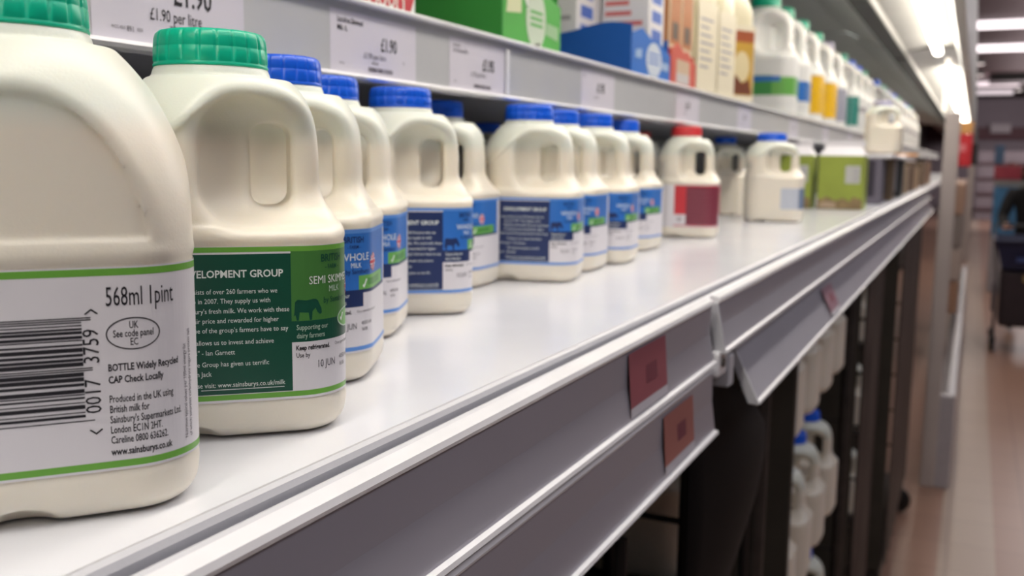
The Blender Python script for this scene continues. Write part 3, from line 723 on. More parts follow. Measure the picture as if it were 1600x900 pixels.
def art_text(m, x0, x1, z0, z1, rows):
    a = Art(); r = random.Random(8)
    for i in range(rows):
        v = z1 - (z1 - z0) * (i + 1) / rows; a.rect(x0, v, x0 + (x1 - x0) * r.uniform(.6, 1), v + (z1 - z0) / rows * .45, m, 1, step=30)
    return a
def art_front(m):
    a = Art()
    for i in range(3): a.rect(12, 60 + i * 26, 58, 76 + i * 26, m, 1, step=30)
    return a
for (x, y, lb, ms) in ((-.505, 1.2545, 'white carton at the back of the blue tray, grey print on its side', M_pr_g), (-.4295, 1.338, 'white carton at the front of the blue tray, red print on its side', M_pr_r), (-.505, 1.338, 'white carton standing deepest in the blue tray', M_pr_b)):
    carton('milk_carton', lb, x, y, Z1 + .0033, .072, .072, .19, M_white_board, M_white_board, art_text(ms, -66, -10, 80, 180, 7), art_front(M_pr_b), 'white cartons in the blue tray')
for (x, y, lb) in ((-.430, 1.440, 'brown and cream carton, nearer one in the red orange tray'), (-.430, 1.506, 'brown and cream carton, farther one in the red orange tray')):
    c = carton('milk_carton', lb, x, y, Z1 + .0033, .064, .062, .19, mat('board_cream', '#e2d4b4', .5), M_white_board, None, None, 'cartons in the red orange tray')
    a = Art(); a.rect(2, 66, 60, 150, mat('board_brown', '#b8743f', .5), 1, step=20); a.rect(14, 74, 48, 100, mat('board_umber', '#5c4a3c', .5), 2, step=20); a.build('front_print', front(0), c)
    a = Art(); a.rect(-62, 66, -2, 150, mat('board_brown', '#b8743f', .5), 1, step=20); a.build('side_print', side(0), c)

# cream bottles without a handle
def cream_bottle(label, x, y, rz, pic):
    t = thing('milk_bottle', label, 'milk bottle', (x, y, Z1), rz, 'cream bottles beside the big jugs')
    mb = MB(); n = 40; prof = [(.01, 0), (.044, 0), (.05, .006), (.052, .02), (.052, .17), (.051, .19), (.046, .215), (.036, .238), (.026, .25), (.022, .258), (.022, .272)]
    vs = []
    for rr, z in prof:
        for k in range(n):
            th = 2 * math.pi * k / n; sq = (abs(math.cos(th)) ** 5 + abs(math.sin(th)) ** 5) ** (-.2); w = 1 if z < .2 else max(0, 1 - (z - .2) / .045)
            q = rr * (1 + (sq - 1) * w); vs.append((q * math.cos(th), q * math.sin(th), z))
    mb.add(vs, [(i * n + k, i * n + (k + 1) % n, (i + 1) * n + (k + 1) % n, (i + 1) * n + k) for i in range(len(prof) - 1) for k in range(n)] + [tuple(reversed(range(n)))], 0, True)
    mb.build('body', mat('cream_plastic', '#ece4c6', .3, sss=.2), t)
    MB().lathe([(.023, .262), (.0235, .264), (.0235, .279), (.021, .283), (.001, .283)], 32).build('cap', M_white_board, t)
    a = Art(); a.rect(-46, 12, 46, 160, mat('label_cream', '#efe6cf', .45), 1, step=20)
    if pic:
        a.rect(-20, 24, 44, 150, mat('label_gold', '#c9a046', .45), 2, step=20); a.rect(-20, 128, 44, 150, mat('label_rust', '#a7593a', .45), 3, step=20)
        a.disc(12, 80, 22, 30, mat('label_pale_gold', '#e5d6ae', .45), 3); a.shape([(-18, 26), (42, 26), (34, 56), (14, 48), (-4, 64)], mat('label_earth', '#7b4a3a', .45), 4)
    else: 
        for i in range(7): a.rect(-34, 50 + i * 13, -34 + 40 + (i * 17) % 28, 54 + i * 13, M_pr_g, 2, step=20)
    a.build('front_label', front(.0522), t)
    a2 = Art(); a2.rect(-46, 12, 46, 160, mat('label_cream', '#efe6cf', .45), 1, step=20); a2.rect(-44, 60, -36, 150, mat('label_gold', '#c9a046', .45), 2); a2.rect(20, 30, 30, 140, mat('label_earth2', '#8c7a5c', .45), 2); a2.build('side_label', side(-.0522), t)
    return t
cream_bottle('cream bottle nearest of its row, print lines on its label', -.478, 1.66, -.12, False)
cream_bottle('cream bottle in the middle of its row', -.478, 1.80, -.1, False)
cream_bottle('cream bottle with brown and gold picture label, next to the big jugs', -.485, 1.975, -.55, True)

# big jugs --------------------------------------------------------------
M_teal = mat('label_teal', '#2f857c', .45); M_yel = mat('label_yellow', '#e9b70c', .42); M_pur = mat('label_purple_grey', '#6f6687', .45); M_capt = mat('cap_teal', '#159a80', .35, sss=.1)
JUG = {}
def jug_art(kind):
    if kind in JUG: return JUG[kind]
    if kind == 'green': ac = [(-110, 30, 10, 54, M_pill, 1), (-110, 30, -60, 56, mat('label_leaf', '#3f8f4a', .45), 2), (-92, 48, -48, 55, M_blue, 3), (10, 28, 60, 56, M_blue, 1)]
    elif kind == 'blue': ac = [(-110, 28, -40, 56, M_pill, 1), (-40, 28, 60, 56, M_blue, 1)]
    elif kind == 'yellow': ac = [(-120, 17, 40, 75, M_yel, 1), (-90, 40, -60, 54, mat('label_amber', '#b98708', .45), 2)]
    elif kind == 'purple': ac = [(-120, 17, -60, 75, M_pur, 1), (-60, 17, 40, 75, mat('label_greyblue', '#9fa0b0', .45), 1)]
    elif kind == 'teal': ac = [(-120, 17, 40, 75, M_teal, 1)]
    else: ac = [(-110, 50, 20, 60, M_pr_g, 1)]
    o = plain_label(mat('label_milky', '#e4e4e4', .45), ac).build('label', SHP.wrap()); JUG[kind] = o.data; bpy.data.objects.remove(o); return JUG[kind]
GJ = 'big milk jugs on the upper shelf'
jl = [(2.50, 'green', M_capg, 'nearest big white jug, green and blue label, beside the cream bottles'), (2.70, 'blue', M_capg, 'second big white jug, blue patch at its label edge'),
      (2.95, 'yellow', M_capg, 'nearer big jug with bright yellow label'), (3.24, 'yellow', M_capg, 'farther big jug with bright yellow label'), (3.50, 'purple', M_capl, 'big jug with purple grey label after the yellow ones'),
      (3.90, 'teal', M_capt, 'big jug with teal label and open handle hole'), (4.15, 'white', M_capb, 'big white jug behind the teal labelled one'),
      (4.40, 'white', M_capb, 'blue capped big jug near the end of the upper shelf'), (4.64, 'white', M_capt, 'teal capped big jug last before the end post')]
for y, k, c, lb in jl:
    x = -.500; al = 10 if y < 3.6 else -2
    j = bottle('milk_jug', lb, (x, y, Z1), facing(x, y, al), ME_BODYL, ME_CAPL, c, jug_art(k), SHP, GJ, body_m=M_hdpe2, scale=(1.62, 1.62, 1.85)); j['category'] = 'milk jug'
for i in range(9):
    y = 5.15 + i * .36; x = -.49
    j = bottle('milk_jug', 'blurred big jug beyond the end post on the upper shelf of the further chiller', (x, y, Z1), facing(x, y, 0), ME_BODYL, ME_CAPL, (M_capb, M_capt, M_capl)[i % 3], jug_art('white'), SHP, 'jugs in the further chiller', body_m=M_hdpe2, scale=(1.62, 1.62, 1.85)); j['category'] = 'milk jug'

# ------------------------------------------------------------------ cartons at the far end of the main shelf
Z0 = SH + .0006
M_lime = mat('carton_lime', '#9aa843', .5, noise=.10, nscale=14); M_lime_d = mat('carton_lime_side', '#7f9a2e', .5)
def lime_art():
    a = Art(); a.rect(-42, 62, -8, 104, mat('print_grey_patch', '#c2c2be', .5), 2, step=20)
    for i in range(5): a.rect(-24, 66 + i * 7, -10, 69 + i * 7, M_pr_g, 3, step=20)
    a.shape([(-104, 1), (-1, 1), (-1, 24), (-22, 30), (-30, 18), (-44, 27), (-62, 20), (-84, 30), (-96, 22), (-104, 26)], mat('print_brown_food', '#8d7752', .55, noise=.3, nscale=60), 2)
    a.shape([(-100, 4), (-60, 2), (-62, 16), (-82, 18), (-98, 14)], mat('print_buff', '#b79f86', .55), 3); return a
carton('milk_carton', 'lime green carton half hidden behind the wide blue capped bottle', -.358, 2.43, Z0, .105, .085, .128, M_lime, M_white_board, lime_art(), None, 'lime cartons on the main shelf')
carton('milk_carton', 'lime green carton in full view with pale patch and brown food print', -.238, 2.43, Z0, .105, .085, .128, M_lime, M_white_board, lime_art(), None, 'lime cartons on the main shelf')
def strip_art(m1, m2):
    a = Art(); a.rect(-70, 8, -48, 120, m1, 1, step=20); a.rect(-40, 20, -18, 118, m2, 1, step=20); return a
M_gp = mat('carton_grey_purple', '#6a6472', .5); M_br = mat('carton_brown', '#6d5a45', .5, noise=.15, nscale=12); M_dk = mat('carton_dark', '#3c3d3d', .5); M_gyp = mat('print_silver', '#a9a8ad', .5)
carton('milk_carton', 'grey purple carton right of the lime one', -.228, 2.80, Z0, .085, .085, .124, M_gp, M_gp, strip_art(M_gyp, mat('print_night', '#332c3a', .5)), None, 'dull cartons behind the lime ones', gable=False)
carton('milk_carton', 'brown carton behind the grey purple one', -.222, 3.10, Z0, .09, .085, .124, M_br, M_br, strip_art(mat('print_taupe', '#8e8272', .5), M_dk), None, 'dull cartons behind the lime ones', gable=False)
carton('milk_carton', 'dark carton farthest under the leaning small jug', -.216, 3.42, Z0, .09, .085, .124, M_dk, M_dk, strip_art(M_br, M_gyp), None, 'dull cartons behind the lime ones', gable=False)
bx = thing('carton_sheet', 'crumpled white sheet lying on the dull cartons', 'packaging', (-.31, 2.80, Z0 + .1246))
m = MB(); r = random.Random(2); nx, ny = 7, 22
hv = [[.003 + .009 * r.random() for i in range(nx + 1)] for j in range(ny + 1)]
g0 = [(.10 * i / nx, .70 * j / ny, hv[j][i]) for j in range(ny + 1) for i in range(nx + 1)]; g1 = [(x, y, .0) for x, y, z in g0]; k = len(g0); fs = []
for j in range(ny):
    for i in range(nx):
        q = (j * (nx + 1) + i, j * (nx + 1) + i + 1, (j + 1) * (nx + 1) + i + 1, (j + 1) * (nx + 1) + i); fs += [q, tuple(reversed([k + z for z in q]))]
ring_ = [i for i in range(nx + 1)] + [j * (nx + 1) + nx for j in range(1, ny + 1)] + [ny * (nx + 1) + i for i in range(nx - 1, -1, -1)] + [j * (nx + 1) for j in range(ny - 1, 0, -1)]
for a_, b_ in zip(ring_, ring_[1:] + ring_[:1]): fs.append((a_, k + a_, k + b_, b_))
m.add(g0 + g1, fs, 0, True).build('sheet', M_white_board, bx)
j = bottle('milk_jug', 'small jug with lavender cap perched on the dull cartons', (-.252, 2.98, Z0 + .138), facing(-.25, 2.98, 5), ME_BODYL, ME_CAPL, M_capl, None, SHP, None, scale=(1.15, 1.15, .92)); j['category'] = 'milk jug'
for i, (y, w, h, c, lb) in enumerate(((3.78, .10, .10, '#8a7662', 'buff box on the main shelf close to the end post'), (4.15, .09, .115, '#5f4a3c', 'dark brown box on the main shelf before the end post'), (4.5, .10, .09, '#9a7f66', 'tan box last on the main shelf'),
                                     (5.15, .10, .12, '#7d6654', 'brown box on the further chiller shelf'), (5.7, .10, .12, '#8f6f5a', 'reddish box deep in the further chiller'))):
    carton('cardboard_box', lb, -.222, y, Z0, .12, w, h, mat('box_' + c[1:], c, .55, noise=.1), M_white_board, strip_art(M_gyp, M_br), None, 'boxes at the far shelf end', gable=False, cat='box')
tb = thing('dairy_tub', 'white tub with orange lid on the boxes near the post', 'tub', (-.275, 4.55, Z0 + .0906))
MB().lathe([(.001, 0), (.03, 0), (.034, .004), (.042, .05), (.044, .052)], 28).build('tub', M_white_board, tb)
MB().lathe([(.0455, .0525), (.0455, .058), (.042, .061), (.001, .061)], 28).build('lid', mat('lid_orange', '#e0952e', .4), tb)

# ------------------------------------------------------------------ roll cages under the shelf
def roll_cage(label, x1, y0, y1, ztop, cover_front, cover_side, wire):
    t = thing('roll_cage', label, 'roll cage', (x1, y0, 0), 0, 'roll cages under the shelf'); D = .62; L = y1 - y0
    MB().box((-D, 0, .13), (0, L, .17), .006).build('base', M_dark, t)
    for (x, y) in ((-.015, .015), (-.015, L - .015), (-D + .015, .015), (-D + .015, L - .015)):
        MB().tube([(x, y, .165), (x, y, ztop)], .013, 12).build('post', M_dark, t)
        w = MB(); w.lathe([(.012, -.012), (.05, -.012), (.055, -.008), (.055, .008), (.05, .012), (.012, .012)], 24)
        vs = [(p[0] + x, y + p[2], p[1] + .055) for p in w.v]; w2 = MB(); w2.add(vs, w.f, 0, True); w2.box((x - .02, y - .02, .075), (x + .02, y + .02, .13), .004); w2.build('wheel', M_black, t)
    for yy in (.015, L - .015):
        g = MB()
        for z in np.arange(.3, ztop - .02, .16): g.tube([(-D + .015, yy, z), (-.015, yy, z)], .005, 8)
        for x in np.linspace(-D + .08, -.08, 5): g.tube([(x, yy, .17), (x, yy, ztop - .03)], .004, 8)
        g.tube([(-D + .015, yy, ztop), (-.015, yy, ztop)], .012, 10); g.build('side_grid', M_dark, t)
    if cover_side: MB().box((-.18, -.004, .18), (-.002, .0015, ztop - .01), .001).build('side_cover', mat('cover_olive', '#474239', .6, noise=.25, nscale=6), t)
    if cover_front:
        m = MB(); n = 40
        pts = [(.004 + .006 * math.sin(i * 1.9) * math.sin(i * .7), .03 + (L - .06) * i / n) for i in range(n + 1)]
        prof = pts + [(x - .004, y) for x, y in reversed(pts)]
        vs = [(x + .008, y, .19) for x, y in prof] + [(x + .008, y, ztop - .02) for x, y in prof]; q = len(prof)
        m.add(vs, [(i, (i + 1) % q, q + (i + 1) % q, q + i) for i in range(q)], 0); m.build('front_cover', mat('cover_brown', '#564b45', .55, noise=.3, nscale=5), t, recalc=True)
    if wire:
        g = MB()
        for z in (.32, ztop): g.tube([(0, .015, z), (0, L - .015, z)], .006, 8)
        for y in (.36, .85): g.tube([(.0, y, .17), (.0, y, ztop - .03)], .006, 8)
        g.build('front_grid', M_black, t)
        g = MB(); ym = .67
        for z in np.arange(.3, ztop - .02, .085): g.tube([(-D + .015, ym, z), (-.015, ym, z)], .004, 8)
        for x in np.linspace(-D + .06, -.03, 7): g.tube([(x, ym, .17), (x, ym, ztop - .03)], .0075, 8)
        g.build('divider_grid', M_black, t)
    for z in (.455, .775, 1.095):
        if not cover_front: MB().box((-.22, .04, (1.045 if wire and z > 1 else z) - .008), (-.03, L - .04, (1.045 if wire and z > 1 else z) - .0015), .003).build('tray', M_black, t)
    return t
roll_cage('wire fronted roll cage under the near shelf section', -.235, .34, 1.36, HC - .27, False, False, True)
roll_cage('open roll cage stacked with blue capped jugs', -.225, 1.50, 2.36, HC - .24, False, True, False)
roll_cage('dark covered roll cage right of the stacked jugs', -.225, 2.43, 2.93, HC - .24, True, True, False)
roll_cage('dark brown covered roll cage nearest the end post', -.20, 3.34, 4.50, HC - .24, True, True, False)
CG = 'jugs stacked in the open roll cage'
LN = {.455: 'bottom', .775: 'middle', 1.095: 'top'}
for z in (.455, .775, 1.095):
    for i, y in enumerate((1.62, 1.80, 1.98, 2.17)):
        x = -.305
        j = bottle('milk_jug', f'{["nearest", "second", "third", "farthest"][i]} blue capped jug on the {LN[z]} layer of the open cage', (x, y, z), facing(x, y, 10), ME_BODYL, ME_CAPL, M_capb, None, SHP, CG, scale=1.40); j['category'] = 'milk jug'
for z in (.775, 1.045):
    for i, y in enumerate((.52, .74, 1.12, 1.25)):
        x = -.36
        j = bottle('milk_jug', f'{["nearest", "second", "third", "farthest"][i]} jug on the {"upper" if z > .9 else "lower"} layer behind the wire front', (x, y, z), facing(x, y, 10), ME_BODYL, ME_CAPL, M_capg, None, SHP, 'jugs in the wire fronted cage', scale=1.40); j['category'] = 'milk jug'
for i, z in enumerate((.45, .725, 1.0)):
    j = bottle('milk_jug', f'red capped jug in the slit between covered cages, {["lowest", "middle", "topmost"][i]} of three', (-.33, 3.12, z), facing(-.33, 3.12, 5), ME_BODYL, ME_CAPL, M_capr, None, SHP, 'jugs between the covered cages', scale=1.40); j['category'] = 'milk jug'
st = thing('wire_stand', 'dark stand carrying the red capped jugs between the cages', 'stand', (-.33, 3.12, 0))
for z in (.45, .725, 1.0): MB().box((-.09, -.075, z - .014), (.075, .09, z - .0012), .003).build('shelf', M_dark, st)
for (x, y) in ((-.085, .1), (.07, .1), (-.085, -.085)): MB().tube([(x, y, 0), (x, y, 1.27)], .008, 8).build('upright', M_dark, st)
# black curved flap hanging behind the gap of the rails
fl = thing('plastic_flap', 'black curved plastic flap hanging below the gap in the rails', 'flap', (-.205, .80, HC))
m = MB(); nz, ny = 16, 10; g = []
for j in range(nz + 1):
    t_ = j / nz; z = -.17 - .28 * t_; e = float(np.interp(t_, [0, .1, .2, .35, .5, .6, .75, .88, 1], [.02, .07, .16, .27, .345, .36, .32, .25, .16]))
    for i in range(ny + 1):
        s_ = i / ny; g.append((.02 * math.sin(math.pi * s_) * math.sin(math.pi * t_) - .002, .0 + (.0 + e) * s_, z))
k = len(g); back_ = [(x - .003, y, z) for x, y, z in g]; fs = []
for j in range(nz):
    for i in range(ny):
        q = (j * (ny + 1) + i, (j + 1) * (ny + 1) + i, (j + 1) * (ny + 1) + i + 1, j * (ny + 1) + i + 1); fs += [tuple(reversed(q)), tuple(k + z for z in q)]
ring_ = [i for i in range(ny + 1)] + [j * (ny + 1) + ny for j in range(1, nz + 1)] + [nz * (ny + 1) + i for i in range(ny - 1, -1, -1)] + [j * (ny + 1) for j in range(nz - 1, 0, -1)]
for a_, b_ in zip(ring_, ring_[1:] + ring_[:1]): fs.append((a_, b_, k + b_, k + a_))
m.add(g + back_, fs, 0, True).build('sheet', mat('flap_black', '#08080a', .65, spec=.2), fl, recalc=True)
MB().box((-.016, -.05, -.166), (-.006, .0, -.150), .002).build('hook', M_lip, fl)

# ------------------------------------------------------------------ ceiling battens and spots
M_bat = mat('batten_glow', '#f6ecef', emit=2.2, emitc='#fbeff2')
M_bat2 = mat('batten_glow_dim', '#cfc4c8', emit=.55, emitc='#f6e9ee')
CLZ = HC + 2.08
for (y, x0, x1, lb) in ((16.5, -.18, 1.6, 'nearest ceiling batten across the aisle'), (19.8, -.16, 1.6, 'second ceiling batten across the aisle'), (28.5, -.15, .90, 'third ceiling batten, shorter'), (31.8, -.15, .86, 'farthest ceiling batten, shorter')):
    t = thing('ceiling_light', lb, 'light', (x0, y, CLZ), 0, 'ceiling battens'); 
    MB().tube([(.03, 0, 0), (x1 - x0 - .03, 0, 0)], .062 if y < 25 else .075, 14).build('tube', M_bat if y < 25 else M_bat2, t)
    MB().box((0, -.05, .0), (.03, .05, .05), .004).build('end_cap', M_steel, t); MB().box((x1 - x0 - .03, -.05, 0), (x1 - x0, .05, .05), .004).build('end_cap', M_steel, t)
    MB().box((0, -.03, .05), (x1 - x0, .03, .069), .003).build('housing', M_steel, t)
for (x, y, lb) in ((-.06, 22.6, 'upper round ceiling spot'), (-.05, 25.5, 'lower round ceiling spot'), (.95, 31.0, 'round ceiling spot at the right edge')):
    t = thing('ceiling_spot', lb, 'light', (x, y, CLZ), 0, 'round ceiling spots')
    MB().lathe([(.001, -.03), (.06, -.03), (.075, -.02)], 20).build('lens', mat('spot_glow', '#f2e6e4', emit=2.0, emitc='#f6e6e2'), t); MB().lathe([(.08, -.022), (.085, .0), (.07, .08), (.001, .1)], 20).build('housing', M_steel, t)
dk = thing('ceiling_box', 'dark box hung under the ceiling between the spots and the battens', 'air unit', (.15, 26, CLZ - .12))
MB().box((0, 0, 0), (2.2, 1.2, .2), .02).build('body', mat('ceiling_box_dark', '#2f2629', .6), dk); MB().box((.1, -.01, .03), (2.1, .0, .17), .003).build('grille', M_dkpanel, dk)

# ------------------------------------------------------------------ the aisle beyond
def box_thing(name, label, cat, a, b, pname, m, bev=.006):
    t = thing(name, label, cat, (a[0], a[1], a[2])); MB().box((0, 0, 0), tuple(b[i] - a[i] for i in range(3)), bev).build(pname, m, t); return t
sg = box_thing('hanging_sign', 'red upright sign on the further chiller, right of the post', 'sign', (-.13, 7.2, HC - .02), (-.03, 7.23, HC + .20), 'panel', mat('sign_red', '#c3202c', .5))
MB().box((0, -.002, .222), (.10, .03, .30), .004).build('header', mat('sign_amber', '#c59052', .5), sg)
MB().box((.015, -.003, .10), (.06, -.0005, .15), .0005).build('mark', mat('sign_pink', '#d77a80', .5), sg)
sg2 = box_thing('shelf_divider', 'salmon edged divider strip beside the red sign', 'divider', (-.182, 6.6, .5), (-.155, 6.64, HC + .25), 'strip', mat('divider_salmon', '#c08a76', .5))
for i, (y, c, lb) in enumerate(((8.3, '#a7836c', 'tan carton stack below the red sign'), (9.6, '#8fa09a', 'pale green grey carton stack low in the further chiller'))):
    t = thing('carton_stack', lb, 'carton', (-.20, y, 0), 0)
    for k in range(4): MB().box((0, 0, .37 + k * .26), (.14, .5, .62 + k * .26), .01).build('carton', mat('stack_%d_%d' % (i, k), (c, '#b9aaa0', '#8f8580', '#a98a78')[k], .6), t)
up = box_thing('aisle_post', 'dark topped pale post farther along the chillers', 'post', (-.10, 17.0, 0), (-.01, 17.1, HC - .02), 'upright', M_post)
MB().box((.0, -.005, HC - .0195), (.11, .1, HC + .32), .01).build('dark_head', M_dkpanel, up)
MB().box((.02, -.005, HC + .325), (.09, .1, HC + .55), .01).build('pale_head', M_steel, up)
ds = thing('display_stand', 'promotional stand with red header and blue panel in the far aisle', 'display stand', (.22, 13.0, 0))
MB().box((0, 0, 0), (.34, .4, .68), .01).build('base', mat('stand_pale', '#9b979a', .6), ds); MB().box((.0, -.004, .69), (.34, .4, 1.28), .008).build('blue_panel', mat('stand_blue', '#3a6f97', .55, noise=.25, nscale=4), ds)
MB().box((0, 0, 1.285), (.34, .4, 1.36), .004).build('pale_band', M_steel, ds); MB().box((-.01, -.006, 1.365), (.35, .4, 1.53), .006).build('red_header', mat('stand_red', '#94303f', .55, noise=.15), ds)
box_thing('wall_sign', 'blue sign high on the far wall', 'sign', (1.45, 35.7, 2.95), (2.2, 35.76, 3.35), 'panel', mat('sign_blue', '#4c5f94', .5))
box_thing('wall_sign', 'pale lit sign low on the far wall, left of the blue one', 'sign', (.35, 35.6, 2.56), (.95, 35.66, 2.86), 'panel', mat('sign_pale', '#c9bcc0', .5))
box_thing('notice_board', 'small blue notice beside the promotional stand', 'notice', (.30, 20.0, 1.56), (.46, 20.03, 1.90), 'panel', mat('notice_blue', '#53708c', .5)); MB().box((.06, .03, -1.56), (.10, .06, .3), .004).build('pole', M_steel, bpy.data.objects['notice_board'])
fw = box_thing('shelving_bay', 'far pale shelving bay closing the aisle', 'shelving', (.05, 30, 0), (4.5, 30.5, 1.9), 'carcass', mat('bay_grey', '#756a6f', .6, noise=.15, nscale=2))
for k in range(4): MB().box((.02, -.12, .3 + k * .42), (4.4, -.002, .34 + k * .42), .005).build('shelf', mat('bay_maroon', '#5e4046', .6), fw)

# shopping trolley -------------------------------------------------------
tr = thing('shopping_trolley', 'navy shopping trolley standing in the aisle at the right edge', 'shopping trolley', (.19, 8.7, 0))
M_nav = mat('trolley_navy', '#151d42', .45, noise=.1); M_chr = mat('trolley_grey', '#6d666c', .35, metal=.4)
m = MB(); a0, b0 = (.02, .04, .70), (.58, .62, .93)
bot = [(.06, .08, .70), (.54, .08, .70), (.54, .60, .70), (.06, .60, .70)]; top = [(0.0, .02, .93), (.60, .02, .93), (.60, .66, .93), (0.0, .66, .93)]
inn = [(x + (.012 if x < .3 else -.012), y + (.012 if y < .3 else -.012), z) for x, y, z in top]; ib = [(x + (.012 if x < .3 else -.012), y + (.012 if y < .3 else -.012), .712) for x, y, z in bot]
m.add(bot + top + inn + ib, [(3, 2, 1, 0)] + [(i, (i + 1) % 4, 4 + (i + 1) % 4, 4 + i) for i in range(4)] + [(4 + i, 4 + (i + 1) % 4, 8 + (i + 1) % 4, 8 + i) for i in range(4)] + [(8 + i, 8 + (i + 1) % 4, 12 + (i + 1) % 4, 12 + i) for i in range(4)] + [(12, 13, 14, 15)])
m.build('basket', M_nav, tr); MB().tube([(0, .01, .935), (.60, .01, .935), (.61, .66, .935), (-.01, .66, .935), (0, .01, .935)], .013, 10).build('rim', M_nav, tr)
MB().box((.16, .015, .765), (.36, .03, .80), .003).build('badge', mat('trolley_badge', '#3c4a80', .5), tr)
MB().box((.06, .10, .22), (.56, .58, .68), .03).build('lower_basket', mat('trolley_maroon', '#2c2026', .6, noise=.25, nscale=5), tr)
MB().box((.22, .088, .60), (.40, .0985, .66), .003).build('tag', mat('trolley_tag', '#a88a5a', .5), tr)
for x in (.03, .57): MB().tube([(x - .03 if x < .3 else x + .03, .30, .93), (x, .20, .55), (x, .16, .13), (x, .60, .13)], .012, 10).build('frame_leg', M_chr, tr)
MB().box((.0, .12, .34), (.025, .2, .58), .006).build('side_plate', M_chr, tr)
MB().tube([(-.0, .66, .93), (-.0, .78, 1.02), (.60, .78, 1.02), (.60, .66, .93)], .014, 10).build('handle', M_black, tr)
for (x, y) in ((.03, .15), (.57, .15), (.03, .58), (.57, .58)):
    w = MB().lathe([(.012, -.016), (.06, -.016), (.068, -.01), (.068, .01), (.06, .016), (.012, .016)], 28)
    w2 = MB().add([(x + p[2], y + p[0], .069 + p[1]) for p in w.v], w.f, 0, True); w2.box((x - .024, y - .02, .068), (x + .024, y + .02, .128), .005); w2.build('wheel', M_black, tr)

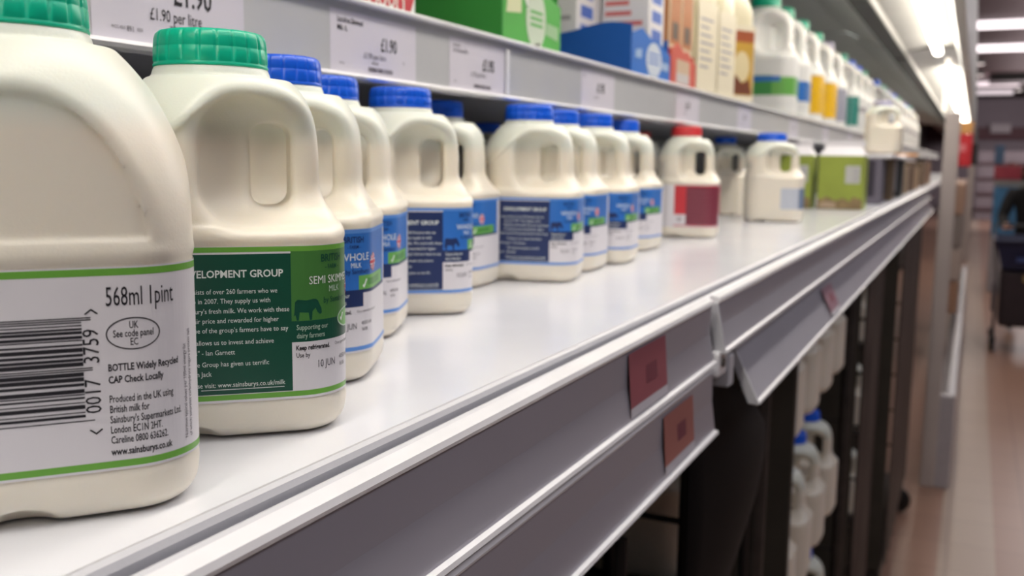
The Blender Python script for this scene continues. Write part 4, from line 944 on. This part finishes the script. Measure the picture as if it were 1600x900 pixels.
# people --------------------------------------------------------------------
def person(name, label, loc, rz, coat, trousers, hair_c, lean):
    """one skinned body; built facing -y, leaning forward by `lean` metres, hands reaching to a handle"""
    t = thing(name, label, 'person', loc, rz)
    P = {'pel': (0, .10, .88), 'bel': (0, .08 - lean * .2, 1.02), 'che': (0, .03 - lean * .6, 1.20), 'nk0': (0, -.0 - lean * .9, 1.345), 'nk1': (0, -.02 - lean, 1.40), 'hd': (0, -.045 - lean, 1.475), 'tp': (0, -.035 - lean, 1.545)}
    R = {'pel': .145, 'bel': .13, 'che': .145, 'nk0': .07, 'nk1': .052, 'hd': .088, 'tp': .066}
    E = [('pel', 'bel'), ('bel', 'che'), ('che', 'nk0'), ('nk0', 'nk1'), ('nk1', 'hd'), ('hd', 'tp')]
    for s, q in ((-1, 'l'), (1, 'r')):
        P.update({q + 'sh': (s * .17, .0 - lean * .75, 1.29), q + 'el': (s * .235, -.06 - lean * .6, 1.06), q + 'wr': (s * .17, -.30 - lean * .6, 1.0), q + 'pm': (s * .155, -.37 - lean * .6, 1.0),
                  q + 'hp': (s * .095, .10, .82), q + 'kn': (s * .105, .06, .46), q + 'an': (s * .11, .12, .09), q + 'to': (s * .12, -.03, .045)})
        R.update({q + 'sh': .068, q + 'el': .05, q + 'wr': .033, q + 'pm': .036, q + 'hp': .092, q + 'kn': .06, q + 'an': .042, q + 'to': .035})
        E += [('che', q + 'sh'), (q + 'sh', q + 'el'), (q + 'el', q + 'wr'), (q + 'wr', q + 'pm'), ('pel', q + 'hp'), (q + 'hp', q + 'kn'), (q + 'kn', q + 'an'), (q + 'an', q + 'to')]
        pm = Vector(P[q + 'pm'])
        for k in range(4):
            b = pm + Vector((s * (-.024 + .016 * k), -.03, .004)); c = b + Vector((0, -.032 + .004 * abs(k - 1), -.008)); d = c + Vector((0, -.014, -.026))
            for nm, pp, rr in ((f'{q}f{k}a', b, .0095), (f'{q}f{k}b', c, .0088), (f'{q}f{k}c', d, .0078)): P[nm] = tuple(pp); R[nm] = rr
            E += [(q + 'pm', f'{q}f{k}a'), (f'{q}f{k}a', f'{q}f{k}b'), (f'{q}f{k}b', f'{q}f{k}c')]
        b = pm + Vector((-s * .036, .004, -.004)); c = b + Vector((-s * .012, -.03, -.014)); P[q + 't0'] = tuple(b); P[q + 't1'] = tuple(c); R[q + 't0'] = .011; R[q + 't1'] = .009
        E += [(q + 'pm', q + 't0'), (q + 't0', q + 't1')]
    names = list(P); ix = {n: i for i, n in enumerate(names)}
    me = bpy.data.meshes.new('body'); me.from_pydata([P[n] for n in names], [(ix[a], ix[b]) for a, b in E], []); o = bpy.data.objects.new('body', me); COL.objects.link(o)
    sk = o.modifiers.new('skin', 'SKIN'); sk.use_smooth_shade = True
    for n, d in zip(names, me.skin_vertices[0].data): d.radius = (R[n], R[n]); d.use_root = n == 'pel'
    sb = o.modifiers.new('sub', 'SUBSURF'); sb.levels = sb.render_levels = 2
    nm = bpy.data.meshes.new_from_object(o.evaluated_get(bpy.context.evaluated_depsgraph_get())); bpy.data.objects.remove(o)
    nm.materials.clear()
    for mm in (coat, trousers, mat('skin', '#c08d78', .5, sss=.1), M_black): nm.materials.append(mm)
    hands = [Vector(P[q + 'pm']) for q in 'lr']
    # face: nose, brow and chin pushed out of the head surface
    hc = Vector(P['hd'])
    for v in nm.vertices:
        d = v.co - hc
        if d.length < .16 and d.y < -.03:
            if abs(d.x) < .016 and -.035 < d.z < .02: v.co.y -= .016
            if abs(abs(d.x) - .032) < .015 and 0 < d.z < .03: v.co.y += .007
            if abs(d.x) < .025 and d.z < -.06: v.co.y -= .008
    for p in nm.polygons:
        c = p.center; p.use_smooth = True
        if min((c - h).length for h in hands) < .075 or c.z > P['nk1'][2] - .01: p.material_index = 2
        elif c.z < .10: p.material_index = 3
        elif c.z < .84: p.material_index = 1
        else: p.material_index = 0
    b = bpy.data.objects.new('body', nm); COL.objects.link(b); b.parent = t
    m = MB(); n = 24
    for j in range(9):
        ph = -.25 + (math.pi / 2 + .25) * j / 8
        for k in range(n):
            th = 2 * math.pi * k / n; back = math.sin(th) > -.35; rr = .102
            z = math.sin(ph) * .108; q = math.cos(ph) * rr
            if not back: z = max(z, .045); q = math.sqrt(max(0, 1 - (z / .108) ** 2)) * rr
            m.v.append((hc.x + q * math.cos(th), hc.y + .012 + q * math.sin(th) * 1.08, hc.z + .005 + z - (.05 if back and j == 0 else 0)))
    for j in range(8):
        for k in range(n): m.f.append((j * n + k, j * n + (k + 1) % n, (j + 1) * n + (k + 1) % n, (j + 1) * n + k)); m.m.append(0); m.sm.append(True)
    m.build('hair', hair_c, t)
    for s in (-1, 1):
        MB().lathe([(.001, -.010), (.007, -.007), (.0095, 0), (.007, .007), (.001, .010)], 12, (hc.x + s * .031, hc.y - .083, hc.z + .012)).build('eye', M_black, t)
        MB().lathe([(.001, -.026), (.010, -.018), (.013, 0), (.012, .016), (.001, .026)], 12, (hc.x + s * .091, hc.y + .008, hc.z)).build('ear', mat('skin', '#c08d78', .5), t)
    MB().box((hc.x - .022, hc.y - .094, hc.z - .047), (hc.x + .022, hc.y - .080, hc.z - .039), .003).build('mouth', mat('lips', '#8f4f4a', .5), t)
    return t
M_coat = mat('coat_black', '#121215', .8, noise=.2, nscale=20); M_trs = mat('trousers_dark', '#1c1c22', .8)
person('person', 'person in a black coat leaning over the navy trolley', (.50, 10.0, 0), math.radians(-8), M_coat, M_trs, mat('hair_black', '#15110f', .6), .10)
person('person', 'distant shopper with auburn hair behind the promotional stand', (.50, 16.5, 0), math.radians(30), mat('coat_grey', '#4a4148', .8), M_trs, mat('hair_auburn', '#5a2a24', .6), .0)
